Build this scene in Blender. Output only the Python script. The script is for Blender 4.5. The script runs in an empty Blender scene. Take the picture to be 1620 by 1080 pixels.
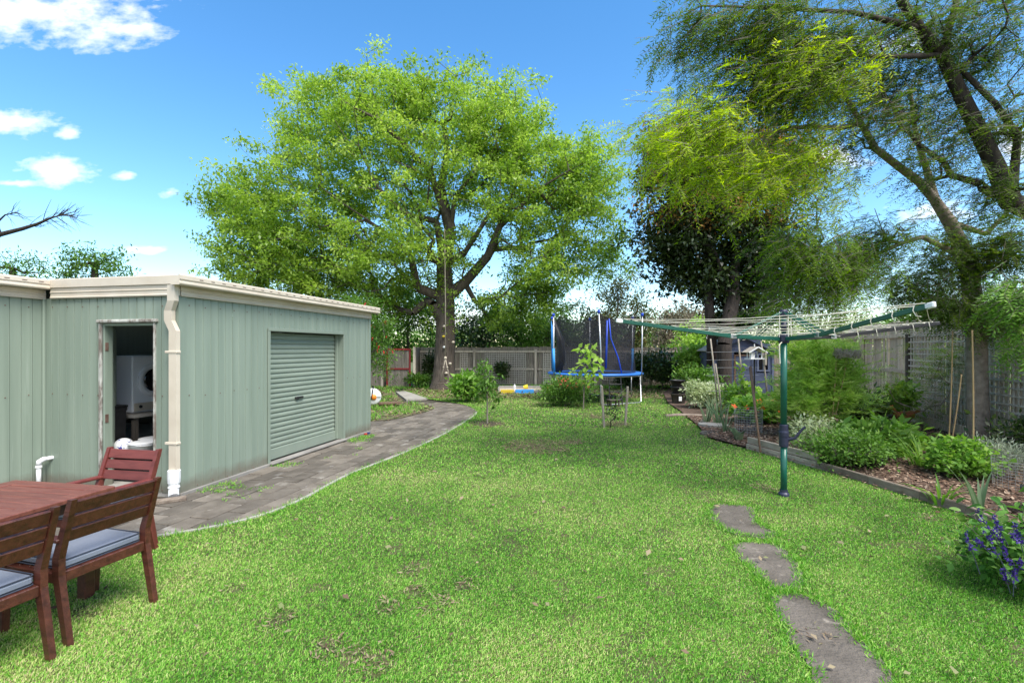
import bpy, math, random
import numpy as np
from mathutils import Vector, Matrix

rng = np.random.default_rng(11)
random.seed(5)
SC = bpy.context.scene
COL = SC.collection
R = math.radians

# ------------------------------------------------------------------ camera
EYE, FPX, CX, HY = 1.7, 780.0, 810.0, 551.0      # photo pixels: focal length, centre, horizon
cam_d = bpy.data.cameras.new('camera')
cam_d.sensor_width = 36
cam_d.lens = FPX / 1620 * 36
cam_d.shift_y = 11 / 1620
cam_d.clip_end = 2000
cam = bpy.data.objects.new('camera', cam_d)
cam.location = (0, 0, EYE)
cam.rotation_euler = (R(90), 0, 0)
COL.objects.link(cam)
SC.camera = cam

# ------------------------------------------------------------------ sun and sky
SUN = Vector((0.40, -0.46, 0.95)).normalized()
sun_d = bpy.data.lights.new('sun', 'SUN')
sun_d.energy = 2.5
sun_d.angle = R(34)
sun_d.color = (1.0, 0.955, 0.88)
sun = bpy.data.objects.new('sun', sun_d)
sun.rotation_euler = SUN.to_track_quat('Z', 'Y').to_euler()
sun.location = (0, 0, 30)
COL.objects.link(sun)

world = bpy.data.worlds.new('World')
SC.world = world
world.use_nodes = True
wt = world.node_tree
wn, wl = wt.nodes, wt.links
bg = wn['Background']
bg.inputs['Strength'].default_value = 0.12
sky = wn.new('ShaderNodeTexSky')
sky.sky_type = 'NISHITA'
sky.sun_disc = False
sky.sun_elevation = math.asin(SUN.z)
sky.sun_rotation = math.atan2(SUN.x, SUN.y)
sky.air_density = 1.0
sky.dust_density = 0.15
sky.ozone_density = 1.2
tone = wn.new('ShaderNodeHueSaturation')
tone.inputs['Saturation'].default_value = 1.3
tone.inputs['Hue'].default_value = 0.497
tone.inputs['Value'].default_value = 0.98
wl.new(sky.outputs[0], tone.inputs['Color'])


def wmath(op, a, b=None, clamp=False):
    n = wn.new('ShaderNodeMath')
    n.operation = op
    n.use_clamp = clamp
    for i, s in enumerate((a, b)):
        if s is None:
            continue
        if isinstance(s, (int, float)):
            n.inputs[i].default_value = s
        else:
            wl.new(s, n.inputs[i])
    return n.outputs[0]


tc = wn.new('ShaderNodeTexCoord')
sep = wn.new('ShaderNodeSeparateXYZ')
wl.new(tc.outputs['Generated'], sep.inputs[0])
ysafe = wmath('MAXIMUM', sep.outputs[1], 0.05)
gx = wmath('DIVIDE', sep.outputs[0], ysafe)
gz = wmath('DIVIDE', sep.outputs[2], ysafe)
comb = wn.new('ShaderNodeCombineXYZ')
wl.new(gx, comb.inputs[0])
wl.new(gz, comb.inputs[1])
mpw = wn.new('ShaderNodeMapping')
mpw.inputs['Scale'].default_value = (1, 1.9, 1)
wl.new(comb.outputs[0], mpw.inputs[0])
cn = wn.new('ShaderNodeTexNoise')
cn.inputs['Scale'].default_value = 9
cn.inputs['Detail'].default_value = 7
cn.inputs['Roughness'].default_value = 0.58
wl.new(mpw.outputs[0], cn.inputs['Vector'])
cn3 = wn.new('ShaderNodeTexNoise')
cn3.inputs['Scale'].default_value = 34
cn3.inputs['Detail'].default_value = 6
cn3.inputs['Roughness'].default_value = 0.5
wl.new(mpw.outputs[0], cn3.inputs['Vector'])
cnv = wmath('ADD', wmath('MULTIPLY', wmath('SUBTRACT', cn.outputs['Fac'], 0.5), 2.6), wmath('MULTIPLY', wmath('SUBTRACT', cn3.outputs['Fac'], 0.5), 1.1))
mask = None
for (px, py, rx, ry) in ((60, 18, 215, 52), (175, 48, 95, 34), (25, 192, 72, 24), (110, 211, 26, 13), (102, 270, 62, 24),
                         (195, 279, 30, 9), (268, 304, 26, 12), (20, 290, 50, 7), (1480, 335, 70, 22), (1330, 250, 60, 25),
                         (1600, 240, 60, 40), (700, 505, 200, 26), (1420, 70, 120, 20), (230, 395, 60, 8)):
    ax = wmath('DIVIDE', wmath('SUBTRACT', gx, (px - CX) / FPX), rx / FPX)
    az = wmath('DIVIDE', wmath('SUBTRACT', gz, (HY - py) / FPX), ry / FPX)
    dd = wmath('SQRT', wmath('ADD', wmath('MULTIPLY', ax, ax), wmath('MULTIPLY', az, az)))
    m = wmath('SUBTRACT', 0.95, dd)
    mask = m if mask is None else wmath('MAXIMUM', mask, m)
mask = wmath('MAXIMUM', mask, -1.2)
cl = wmath('MULTIPLY', wmath('ADD', mask, cnv), 0.95, True)
cl = wmath('MULTIPLY', cl, wmath('GREATER_THAN', sep.outputs[1], 0.05))
# unseen sky behind the camera: cloud cover added and thickened for white fill light
cn2 = wn.new('ShaderNodeTexNoise')
cn2.inputs['Scale'].default_value = 3.2
cn2.inputs['Detail'].default_value = 6
wl.new(tc.outputs['Generated'], cn2.inputs['Vector'])
cl2 = wmath('MULTIPLY', wmath('MULTIPLY', wmath('SUBTRACT', cn2.outputs['Fac'], 0.39), 5.0, True),
            wmath('LESS_THAN', sep.outputs[1], 0.05))
cl = wmath('MAXIMUM', cl, cl2)
mixw = wn.new('ShaderNodeMix')
mixw.data_type = 'RGBA'
wl.new(cl, mixw.inputs['Factor'])
wl.new(tone.outputs[0], mixw.inputs['A'])
mixw.inputs['B'].default_value = (5.2, 5.25, 5.35, 1)
wl.new(mixw.outputs['Result'], bg.inputs['Color'])

SC.view_settings.view_transform = 'Standard'
SC.view_settings.look = 'None'
SC.view_settings.exposure = 1.35
SC.view_settings.gamma = 1
SC.view_settings.use_curve_mapping = False
SC.cycles.max_bounces = 8
SC.cycles.transparent_max_bounces = 12


# ------------------------------------------------------------------ projection helpers (metres on the ground)
def G(px, py, z=0.0):
    d = FPX * (EYE - z) / (py - HY)
    return Vector(((px - CX) / FPX * d, d, z))


def P(px, py, d):
    return Vector(((px - CX) / FPX * d, d, EYE + (HY - py) / FPX * d))


# ------------------------------------------------------------------ materials
def new_mat(name):
    m = bpy.data.materials.new(name)
    m.use_nodes = True
    nt = m.node_tree
    return m, nt, nt.nodes['Principled BSDF']


def rgba(c):
    return (c[0], c[1], c[2], 1)


def ramp(nt, fac, stops):
    n = nt.nodes.new('ShaderNodeValToRGB')
    e = n.color_ramp.elements
    e[0].position, e[0].color = stops[0][0], rgba(stops[0][1])
    e[1].position, e[1].color = stops[-1][0], rgba(stops[-1][1])
    for p_, c_ in stops[1:-1]:
        k = e.new(p_)
        k.color = rgba(c_)
    nt.links.new(fac, n.inputs[0])
    return n.outputs[0]


def coords(nt, scale, kind='Object'):
    t = nt.nodes.new('ShaderNodeTexCoord')
    mp = nt.nodes.new('ShaderNodeMapping')
    mp.inputs['Scale'].default_value = scale
    oi = nt.nodes.new('ShaderNodeObjectInfo')
    add = nt.nodes.new('ShaderNodeVectorMath')
    add.operation = 'MULTIPLY_ADD'
    cmb = nt.nodes.new('ShaderNodeCombineXYZ')
    for i in range(3):
        nt.links.new(oi.outputs['Random'], cmb.inputs[i])
    nt.links.new(cmb.outputs[0], add.inputs[0])
    add.inputs[1].default_value = (7.3, 11.1, 5.7)
    nt.links.new(t.outputs[kind], add.inputs[2])
    nt.links.new(add.outputs[0], mp.inputs[0])
    return mp.outputs[0], oi.outputs['Random']


def noise(nt, vec, scale, detail=5, rough=0.55):
    n = nt.nodes.new('ShaderNodeTexNoise')
    n.inputs['Scale'].default_value = scale
    n.inputs['Detail'].default_value = detail
    n.inputs['Roughness'].default_value = rough
    nt.links.new(vec, n.inputs['Vector'])
    return n.outputs['Fac']


def surf(name, c1, c2, scale=6, rough=0.7, bump=0.2, stretch=(1, 1, 1), metallic=0.0, rand=0.25, spots=None, spec=0.4,
         bscale=None, c_lo=0.3, c_hi=0.7, foot=None):
    """two-tone worn surface: noise between c1 and c2, a second noise for spots, bump, and per-object brightness"""
    m, nt, b = new_mat(name)
    vec, rnd = coords(nt, stretch)
    f = noise(nt, vec, scale)
    col = ramp(nt, f, [(c_lo, c1), (c_hi, c2)])
    if spots:
        sc_, amt, sc_col = spots
        f2 = noise(nt, vec, sc_, 7, 0.65)
        mk = ramp(nt, f2, [(amt, (0, 0, 0)), (min(amt + 0.1, 1), (1, 1, 1))])
        mx = nt.nodes.new('ShaderNodeMix')
        mx.data_type = 'RGBA'
        nt.links.new(mk, mx.inputs['Factor'])
        nt.links.new(col, mx.inputs['A'])
        mx.inputs['B'].default_value = rgba(sc_col)
        col = mx.outputs['Result']
    if foot:      # splashed soil along the foot: height in metres, colour
        t_ = nt.nodes.new('ShaderNodeTexCoord')
        sp_ = nt.nodes.new('ShaderNodeSeparateXYZ')
        nt.links.new(t_.outputs['Object'], sp_.inputs[0])
        n4 = noise(nt, t_.outputs['Object'], 7, 6, 0.65)
        ma = nt.nodes.new('ShaderNodeMath')
        ma.operation = 'MULTIPLY_ADD'
        nt.links.new(n4, ma.inputs[0])
        ma.inputs[1].default_value = -foot[0] * 2
        nt.links.new(sp_.outputs[2], ma.inputs[2])
        mk = ramp(nt, ma.outputs[0], [(0.0, (0.75, 0.75, 0.75)), (0.12, (0, 0, 0))])
        mx = nt.nodes.new('ShaderNodeMix')
        mx.data_type = 'RGBA'
        nt.links.new(mk, mx.inputs['Factor'])
        nt.links.new(col, mx.inputs['A'])
        mx.inputs['B'].default_value = rgba(foot[1])
        col = mx.outputs['Result']
    if rand:
        mr = nt.nodes.new('ShaderNodeMapRange')
        mr.inputs['To Min'].default_value = 1 - rand
        mr.inputs['To Max'].default_value = 1 + rand
        nt.links.new(rnd, mr.inputs['Value'])
        hs = nt.nodes.new('ShaderNodeHueSaturation')
        nt.links.new(mr.outputs[0], hs.inputs['Value'])
        nt.links.new(col, hs.inputs['Color'])
        col = hs.outputs[0]
    nt.links.new(col, b.inputs['Base Color'])
    b.inputs['Roughness'].default_value = rough
    b.inputs['Metallic'].default_value = metallic
    b.inputs['Specular IOR Level'].default_value = spec
    if bump:
        f3 = noise(nt, vec, bscale or scale * 4, 6, 0.6)
        bp = nt.nodes.new('ShaderNodeBump')
        bp.inputs['Strength'].default_value = bump
        bp.inputs['Distance'].default_value = 0.02
        nt.links.new(f3, bp.inputs['Height'])
        nt.links.new(bp.outputs[0], b.inputs['Normal'])
    return m


def leafmat(name, stops, trans=0.35, rough=0.55, spec=0.3):
    """leaf shader: colour picked by the per-leaf attribute v, light passes partly through"""
    m, nt, b = new_mat(name)
    at = nt.nodes.new('ShaderNodeAttribute')
    at.attribute_name = 'v'
    n = len(stops)
    col = ramp(nt, at.outputs['Fac'], [(i / (n - 1), c) for i, c in enumerate(stops)])
    nt.links.new(col, b.inputs['Base Color'])
    b.inputs['Roughness'].default_value = rough
    b.inputs['Specular IOR Level'].default_value = spec
    tr = nt.nodes.new('ShaderNodeBsdfTranslucent')
    hs = nt.nodes.new('ShaderNodeHueSaturation')
    hs.inputs['Value'].default_value = 1.5
    hs.inputs['Saturation'].default_value = 1.1
    nt.links.new(col, hs.inputs['Color'])
    nt.links.new(hs.outputs[0], tr.inputs['Color'])
    mx = nt.nodes.new('ShaderNodeMixShader')
    mx.inputs[0].default_value = trans
    nt.links.new(b.outputs[0], mx.inputs[1])
    nt.links.new(tr.outputs[0], mx.inputs[2])
    nt.links.new(mx.outputs[0], nt.nodes['Material Output'].inputs['Surface'])
    return m


# ------------------------------------------------------------------ mesh helpers
def rotz(a):
    return np.array([[math.cos(a), -math.sin(a), 0], [math.sin(a), math.cos(a), 0], [0, 0, 1]])


class MB:
    """collects shapes for ONE mesh object"""

    def __init__(self):
        self.v, self.f = [], []

    def add(self, vs, fs):
        o = len(self.v)
        self.v += [tuple(float(c) for c in p) for p in vs]
        self.f += [tuple(i + o for i in f) for f in fs]
        return self

    def box(self, c, s, rot=None, bev=0.0):
        hx, hy, hz = s[0] / 2, s[1] / 2, s[2] / 2
        if bev > 0:
            b = min(bev, 0.45 * min(s))
            pts, idx = [], {}
            for sx in (-1, 1):
                for sy in (-1, 1):
                    for sz in (-1, 1):
                        for ax in range(3):
                            p = [sx * (hx - b), sy * (hy - b), sz * (hz - b)]
                            p[ax] = (sx * hx, sy * hy, sz * hz)[ax]
                            idx[(sx, sy, sz, ax)] = len(pts)
                            pts.append(p)
            fs = []
            for ax in range(3):
                o1, o2 = [a for a in range(3) if a != ax]
                for s_ in (-1, 1):
                    q = []
                    for (a, b_) in ((-1, -1), (1, -1), (1, 1), (-1, 1)):
                        k = [0, 0, 0]
                        k[ax], k[o1], k[o2] = s_, a, b_
                        q.append(idx[(*k, ax)])
                    fs.append(q)
                for a in (-1, 1):           # edges along ax
                    for b_ in (-1, 1):
                        q = []
                        for (s_, w) in ((-1, o1), (1, o1), (1, o2), (-1, o2)):
                            k = [0, 0, 0]
                            k[ax], k[o1], k[o2] = s_, a, b_
                            q.append(idx[(*k, w)])
                        fs.append(q)
            for sx in (-1, 1):
                for sy in (-1, 1):
                    for sz in (-1, 1):
                        fs.append([idx[(sx, sy, sz, a)] for a in range(3)])
        else:
            pts = [(x, y, z) for x in (-hx, hx) for y in (-hy, hy) for z in (-hz, hz)]
            fs = [(0, 1, 3, 2), (4, 6, 7, 5), (0, 4, 5, 1), (2, 3, 7, 6), (0, 2, 6, 4), (1, 5, 7, 3)]
        pts = np.array(pts, float)
        if rot is not None:
            pts = pts @ np.array(rot, float).T
        return self.add(pts + np.array(c, float), fs)

    def beam(self, p0, p1, w, h, up=(0, 0, 1), bev=0.0, ext=0.0):
        """rectangular bar between two points, w across, h along up"""
        p0, p1 = Vector(p0), Vector(p1)
        d = (p1 - p0)
        L = d.length + 2 * ext
        d.normalize()
        s = d.cross(Vector(up))
        if s.length < 1e-4:
            s = d.cross(Vector((0, 1, 0)))
        s.normalize()
        u = s.cross(d)
        rot = np.array([list(s), list(d), list(u)]).T
        return self.box((p0 + p1) / 2, (w, L, h), rot, bev)

    def tube(self, pts, rad, n=8, cap=True):
        pts = [Vector(p) for p in pts]
        if not hasattr(rad, '__len__'):
            rad = [rad] * len(pts)
        vs, fs = [], []
        ref = None
        for i, p in enumerate(pts):
            t = (pts[min(i + 1, len(pts) - 1)] - pts[max(i - 1, 0)]).normalized()
            if ref is None:
                ref = Vector((0, 0, 1)) if abs(t.z) < 0.9 else Vector((1, 0, 0))
            a = t.cross(ref).normalized()
            b = t.cross(a).normalized()
            ref = -b if False else a.cross(t)
            for k in range(n):
                an = 2 * math.pi * k / n
                vs.append(p + a * (math.cos(an) * rad[i]) + b * (math.sin(an) * rad[i]))
        for i in range(len(pts) - 1):
            for k in range(n):
                k2 = (k + 1) % n
                fs.append((i * n + k, i * n + k2, (i + 1) * n + k2, (i + 1) * n + k))
        if cap:
            fs.append(tuple(range(n))[::-1])
            fs.append(tuple((len(pts) - 1) * n + k for k in range(n)))
        return self.add(vs, fs)

    def lathe(self, prof, c=(0, 0, 0), n=20, rot=None, cap=True):
        vs, fs = [], []
        for (r, z) in prof:
            for k in range(n):
                a = 2 * math.pi * k / n
                vs.append((r * math.cos(a), r * math.sin(a), z))
        m = len(prof)
        for i in range(m - 1):
            for k in range(n):
                k2 = (k + 1) % n
                fs.append((i * n + k, i * n + k2, (i + 1) * n + k2, (i + 1) * n + k))
        if cap:
            fs.append(tuple(range(n))[::-1])
            fs.append(tuple((m - 1) * n + k for k in range(n)))
        vs = np.array(vs)
        if rot is not None:
            vs = vs @ np.array(rot).T
        return self.add(vs + np.array(c, float), fs)

    def ell(self, c, r, n=12, m=8, rot=None):
        prof = [(max(math.sin(math.pi * i / m), 1e-3), -math.cos(math.pi * i / m)) for i in range(m + 1)]
        vs, fs = [], []
        for (q, z) in prof:
            for k in range(n):
                a = 2 * math.pi * k / n
                vs.append((q * math.cos(a) * r[0], q * math.sin(a) * r[1], z * r[2]))
        for i in range(m):
            for k in range(n):
                k2 = (k + 1) % n
                fs.append((i * n + k, i * n + k2, (i + 1) * n + k2, (i + 1) * n + k))
        vs = np.array(vs)
        if rot is not None:
            vs = vs @ np.array(rot).T
        return self.add(vs + np.array(c, float), fs)

    def prism(self, poly, z0, z1):
        """vertical prism over an xy polygon (counter-clockwise)"""
        n = len(poly)
        vs = [(p[0], p[1], z0) for p in poly] + [(p[0], p[1], z1) for p in poly]
        fs = [tuple(range(n))[::-1], tuple(range(n, 2 * n))]
        fs += [(i, (i + 1) % n, n + (i + 1) % n, n + i) for i in range(n)]
        return self.add(vs, fs)

    def extrude(self, sec, p0, p1, up=(0, 0, 1)):
        """sweep a closed section (pairs: across, up) from p0 to p1"""
        p0, p1 = Vector(p0), Vector(p1)
        d = (p1 - p0).normalized()
        s = d.cross(Vector(up)).normalized()
        u = s.cross(d)
        n = len(sec)
        vs = [p + s * a + u * b for p in (p0, p1) for (a, b) in sec]
        fs = [(i, (i + 1) % n, n + (i + 1) % n, n + i) for i in range(n)]
        fs += [tuple(range(n))[::-1], tuple(range(n, 2 * n))]
        return self.add(vs, fs)

    def mesh(self, name, mat, smooth=False):
        me = bpy.data.meshes.new(name)
        me.from_pydata(self.v, [], self.f)
        me.materials.append(mat)
        if smooth:
            me.polygons.foreach_set('use_smooth', [True] * len(me.polygons))
        me.update()
        return me

    def build(self, name, mat, parent=None, smooth=False, world=False, label=None):
        if world and parent is not None:
            M = wmat(parent).inverted()
            self.v = [tuple(M @ Vector(p)) for p in self.v]
        return link(name, self.mesh(name, mat, smooth), parent, label)


def wmat(o):
    M = o.matrix_basis.copy()
    while o.parent:
        o = o.parent
        M = o.matrix_basis @ M
    return M


def link(name, me, parent=None, label=None):
    o = bpy.data.objects.new(name, me)
    COL.objects.link(o)
    if parent is not None:
        o.parent = parent
    if label:
        o['label'] = label
    return o


def thing(name, label, cat, loc=(0, 0, 0), rz=0.0, group=None):
    o = bpy.data.objects.new(name, None)
    o.empty_display_size = 0.2
    COL.objects.link(o)
    o.location = loc
    o.rotation_euler = (0, 0, rz)
    return tag(o, label, cat, group)


def tag(o, label=None, cat=None, group=None, kind=None):
    if label:
        o['label'] = label
    if cat:
        o['category'] = cat
    if group:
        o['group'] = group
    if kind:
        o['kind'] = kind
    return o


def copy_tree(o, parent=None):
    c = o.copy()
    COL.objects.link(c)
    if parent is not None:
        c.parent = parent
    for ch in list(o.children):
        copy_tree(ch, c)
    return c


def np_mesh(name, V, F, mat, val=None, smooth=False):
    """mesh from numpy: V (n,3), F (m,k) all faces k-sided, val (m,) per-face attribute v"""
    V = np.ascontiguousarray(V, dtype=np.float32)
    F = np.ascontiguousarray(F, dtype=np.int32)
    me = bpy.data.meshes.new(name)
    m, k = F.shape
    me.vertices.add(len(V))
    me.vertices.foreach_set('co', V.ravel())
    me.loops.add(m * k)
    me.loops.foreach_set('vertex_index', F.ravel())
    me.polygons.add(m)
    me.polygons.foreach_set('loop_start', np.arange(0, m * k, k, dtype=np.int32))
    if smooth:
        me.polygons.foreach_set('use_smooth', np.ones(m, dtype=bool))
    me.update(calc_edges=True)
    if val is not None:
        at = me.attributes.new('v', 'FLOAT', 'FACE')
        at.data.foreach_set('value', np.ascontiguousarray(np.clip(val, 0, 1), dtype=np.float32))
    me.materials.append(mat)
    return me


def unit(a):
    return a / np.maximum(np.linalg.norm(a, axis=-1, keepdims=True), 1e-9)


def rand_dirs(n):
    return unit(rng.normal(size=(n, 3)))


def vnoise(x, y, s, seed=0):
    """smooth value noise on the plane, 0..1"""
    r_ = np.random.default_rng(seed)
    T = r_.random((64, 64))
    X, Y = np.asarray(x) / s, np.asarray(y) / s
    xi, yi = np.floor(X).astype(int), np.floor(Y).astype(int)
    fx, fy = X - xi, Y - yi
    fx, fy = fx * fx * (3 - 2 * fx), fy * fy * (3 - 2 * fy)
    g = lambda a, b: T[a % 64, b % 64]
    return (g(xi, yi) * (1 - fx) + g(xi + 1, yi) * fx) * (1 - fy) + (g(xi, yi + 1) * (1 - fx) + g(xi + 1, yi + 1) * fx) * fy


def inside(poly, x, y):
    x, y = np.asarray(x), np.asarray(y)
    c = np.zeros(x.shape, bool)
    n = len(poly)
    for i in range(n):
        x0, y0 = poly[i][0], poly[i][1]
        x1, y1 = poly[(i + 1) % n][0], poly[(i + 1) % n][1]
        if y0 == y1:
            continue
        k = ((y0 > y) != (y1 > y)) & (x < (x1 - x0) * (y - y0) / (y1 - y0) + x0)
        c ^= k
    return c


def leaf_verts(Pt, D, N, L, W, fold=0.15):
    """diamond leaves: base Pt, direction D, face normal hint N, length L, width W -> V,F (quads)"""
    n = len(Pt)
    S = unit(np.cross(D, N))
    U = np.cross(S, D)
    L = np.broadcast_to(L, (n,))[:, None]
    W = np.broadcast_to(W, (n,))[:, None]
    V = np.empty((n, 4, 3))
    V[:, 0] = Pt
    V[:, 1] = Pt + D * L * 0.45 + S * W * 0.5 + U * W * fold
    V[:, 2] = Pt + D * L
    V[:, 3] = Pt + D * L * 0.45 - S * W * 0.5 + U * W * fold
    return V.reshape(-1, 3), np.arange(n * 4).reshape(n, 4)


def leaf_obj(name, Pt, D, N, L, W, mat, parent=None, val=None, label=None):
    if parent is not None:
        o = np.array(wmat(parent).translation)
        Pt = Pt - o
    V, F = leaf_verts(Pt, D, N, L, W)
    if val is None:
        val = rng.random(len(Pt))
    return link(name, np_mesh(name, V, F, mat, val), parent, label)


def frustums(P0, P1, R0, R1, n):
    d = unit(P1 - P0)
    ref = np.where(np.abs(d[:, 2:3]) < 0.9, np.array([[0, 0, 1.0]]), np.array([[1.0, 0, 0]]))
    a = unit(np.cross(d, ref))
    b = np.cross(d, a)
    an = np.arange(n) * 2 * np.pi / n
    ring = a[:, None, :] * np.cos(an)[None, :, None] + b[:, None, :] * np.sin(an)[None, :, None]
    V = np.concatenate([P0[:, None] + ring * R0[:, None, None], P1[:, None] + ring * R1[:, None, None]], 1)
    e = len(P0)
    k = np.arange(n)
    f = np.stack([k, (k + 1) % n, n + (k + 1) % n, n + k], 1)
    F = (f[None] + (np.arange(e) * 2 * n)[:, None, None]).reshape(-1, 4)
    return V.reshape(-1, 3), F


def grow(seed_pos, seed_par, attr, step=0.6, wob=0.12, r_tip=0.008, pexp=2.3, sag=0.0):
    """branch skeleton: each attraction point is joined to the nearest node of what has grown so far"""
    pos = [np.array(p, float) for p in seed_pos]
    par = list(seed_par)
    A = np.array(attr, float)
    m = len(A)
    buf = np.zeros((len(pos) + m * 14, 3))
    buf[:len(pos)] = pos
    cnt = len(pos)
    plen = np.zeros(len(buf))
    for i in range(1, cnt):
        plen[i] = plen[par[i]] + np.linalg.norm(buf[i] - buf[par[i]])
    kids = np.zeros(len(buf), int)
    for p in par[1:]:
        kids[p] += 1
    wlen = 0.22
    best = np.full(m, 1e9)
    bnode = np.zeros(m, int)
    todo = np.ones(m, bool)
    tips = []

    def offer(j):
        d = np.linalg.norm(A - buf[j], axis=1) + np.maximum(0, buf[j, 2] - A[:, 2]) * 0.25 + wlen * plen[j] + 0.12 * step * kids[j]
        k = todo & (d < best)
        best[k] = d[k]
        bnode[k] = j

    for j in range(1 if cnt > 2 else 0, cnt):
        offer(j)
    for _ in range(m):
        i = int(np.argmin(np.where(todo, best, 1e12)))
        todo[i] = False
        a, j = A[i], bnode[i]
        dist = np.linalg.norm(buf[j] - a)
        k = min(max(1, int(round(dist / step))), 12)
        p0 = buf[j].copy()
        prev = j
        kids[j] += 1
        side = rng.normal(size=3) * wob * dist
        for t in range(1, k + 1):
            s = t / k
            q = p0 * (1 - s) + a * s + side * math.sin(math.pi * s) * (1 - 0.3 * s)
            q[2] += math.sin(math.pi * s) * sag * dist
            buf[cnt] = q
            par.append(prev)
            kids[cnt] = 1 if t < k else 0
            plen[cnt] = plen[prev] + dist / k
            prev = cnt
            cnt += 1
            offer(prev)
        tips.append(prev)
    pos = buf[:cnt]
    par = np.array(par)
    rad = np.zeros(cnt)
    acc = np.zeros(cnt)
    for i in range(cnt - 1, -1, -1):
        rad[i] = max(acc[i], r_tip ** pexp) ** (1 / pexp)
        if par[i] >= 0:
            acc[par[i]] += rad[i] ** pexp
    return pos, par, rad, np.array(tips)


def branch_obj(name, pos, par, rad, mat, parent, r_root=None, rmax_ratio=1.35, thin=0.035, caps=None):
    if r_root:
        lo = rad.min()
        q = math.log(lo / r_root) / math.log(lo / rad[0])
        rad = r_root * (rad / rad[0]) ** q
    if caps:
        rad = rad.copy()
        for k in range(len(rad)):
            if k in caps:
                rad[k] = caps[k]
            elif par[k] >= 0:
                rad[k] = min(rad[k], rad[par[k]] * 0.85)
    i = np.arange(len(pos))[par >= 0]
    P0, P1 = pos[par[i]], pos[i]
    R1 = rad[i]
    R0 = np.minimum(rad[par[i]], R1 * rmax_ratio + 0.001)
    o = np.array(wmat(parent).translation)
    big = R0 > thin
    V1, F1 = frustums(P0[big] - o, P1[big] - o, R0[big], R1[big], 9)
    V2, F2 = frustums(P0[~big] - o, P1[~big] - o, R0[~big], R1[~big], 3)
    V = np.concatenate([V1, V2])
    F = np.concatenate([F1, F2 + len(V1)])
    return link(name, np_mesh(name, V, F, mat, smooth=True), parent), rad


def lobes_points(lobes, n, shell=0.55):
    """points in a union of ellipsoids (cx,cy,cz,rx,ry,rz), mostly towards the outside"""
    w = np.array([l[3] * l[4] * l[5] for l in lobes]) ** 0.75
    w /= w.sum()
    out = []
    for l, k in zip(lobes, rng.multinomial(n, w)):
        d = rand_dirs(k)
        r = (shell + (1 - shell) * rng.random(k)) * (0.8 + 0.3 * rng.random(k))
        inner = rng.random(k) < 0.18
        r[inner] = rng.random(inner.sum()) ** 0.5 * shell
        out.append(np.array(l[:3]) + d * r[:, None] * np.array(l[3:6]))
    return np.concatenate(out)


def cluster_leaves(C, per, spread, L, W, droop=0.2, out_c=None, lvar=0.35):
    """leaf clusters round the points C"""
    n = len(C) * per
    base = np.repeat(C, per, 0)
    off = rng.normal(size=(n, 3)) * np.array([spread, spread, spread * 0.62]) * 0.6
    Pt = base + off
    D = rand_dirs(n) * 0.9 + unit(off) * 0.5
    D[:, 2] -= droop
    D = unit(D)
    N = rand_dirs(n) * 0.75 + np.array([0, 0, 1.0])
    k = 1 + lvar * rng.normal(size=n).clip(-1.5, 1.5)
    val = np.repeat(rng.random(len(C)), per) * 0.55 + rng.random(n) * 0.45
    return Pt, D, unit(N), L * k, W * k, val


def sprays(C, per, length, nl, L, W, drop=0.5, spread=0.25, out=None):
    """feathery twigs: each carries nl pairs of narrow leaflets"""
    n = len(C) * per
    base = np.repeat(C, per, 0) + rng.normal(size=(n, 3)) * spread
    D = rand_dirs(n)
    if out is not None:
        D = D * 0.8 + np.repeat(out, per, 0) * 0.7
    D[:, 2] = D[:, 2] * 0.5 - drop
    D = unit(D)
    ln = length * (0.6 + 0.8 * rng.random(n))
    side = unit(np.cross(D, rand_dirs(n) * 0.5 + np.array([0, 0, 1.0])))
    t = (np.arange(nl) + 0.5) / nl
    pos = base[:, None] + D[:, None] * (ln[:, None] * t[None])[..., None]
    pos[..., 2] -= (t[None] ** 2) * ln[:, None] * 0.25
    Pt = np.repeat(pos.reshape(-1, 3), 2, 0)
    sg = np.tile(np.array([1.0, -1.0]), n * nl)
    Dt = np.repeat(D, nl * 2, 0) * 0.75 + np.repeat(side, nl * 2, 0) * sg[:, None] + rng.normal(size=(n * nl * 2, 3)) * 0.22
    Nt = np.cross(np.repeat(D, nl * 2, 0), np.repeat(side, nl * 2, 0)) + rng.normal(size=(n * nl * 2, 3)) * 0.3
    k = 0.75 + 0.5 * rng.random(n * nl * 2)
    val = np.repeat(rng.random(n), nl * 2) * 0.65 + rng.random(n * nl * 2) * 0.35
    return Pt, unit(Dt), unit(Nt), L * k, W * k, val, base, base + D * ln[:, None]

# ------------------------------------------------------------------ the materials of the place
M = {}
M['green'] = surf('pale green painted steel', (0.20, 0.25, 0.202), (0.27, 0.325, 0.265), 1.5, 0.42, 0.04, (5, 5, 0.22), rand=0.035,
                  spots=(2.0, 0.63, (0.30, 0.35, 0.295)), spec=0.4, foot=(0.09, (0.16, 0.14, 0.11)))
M['door_green'] = surf('pale green roller steel', (0.21, 0.255, 0.207), (0.255, 0.30, 0.245), 1.5, 0.45, 0.03, (0.4, 1, 1), rand=0.03,
                       spots=(3, 0.68, (0.23, 0.28, 0.23)))
M['cream'] = surf('cream painted steel', (0.56, 0.48, 0.38), (0.66, 0.585, 0.48), 3, 0.4, 0.03, rand=0.04, spots=(9, 0.68, (0.45, 0.37, 0.28)))
M['peel'] = surf('peeling white paint on timber', (0.52, 0.52, 0.48), (0.36, 0.36, 0.33), 8, 0.8, 0.5, (1, 1, 0.4), rand=0.05,
                 spots=(7, 0.46, (0.17, 0.14, 0.12)))
M['steel'] = surf('dull steel', (0.32, 0.32, 0.31), (0.45, 0.45, 0.44), 8, 0.38, 0.05, metallic=0.8, rand=0.08)
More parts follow.
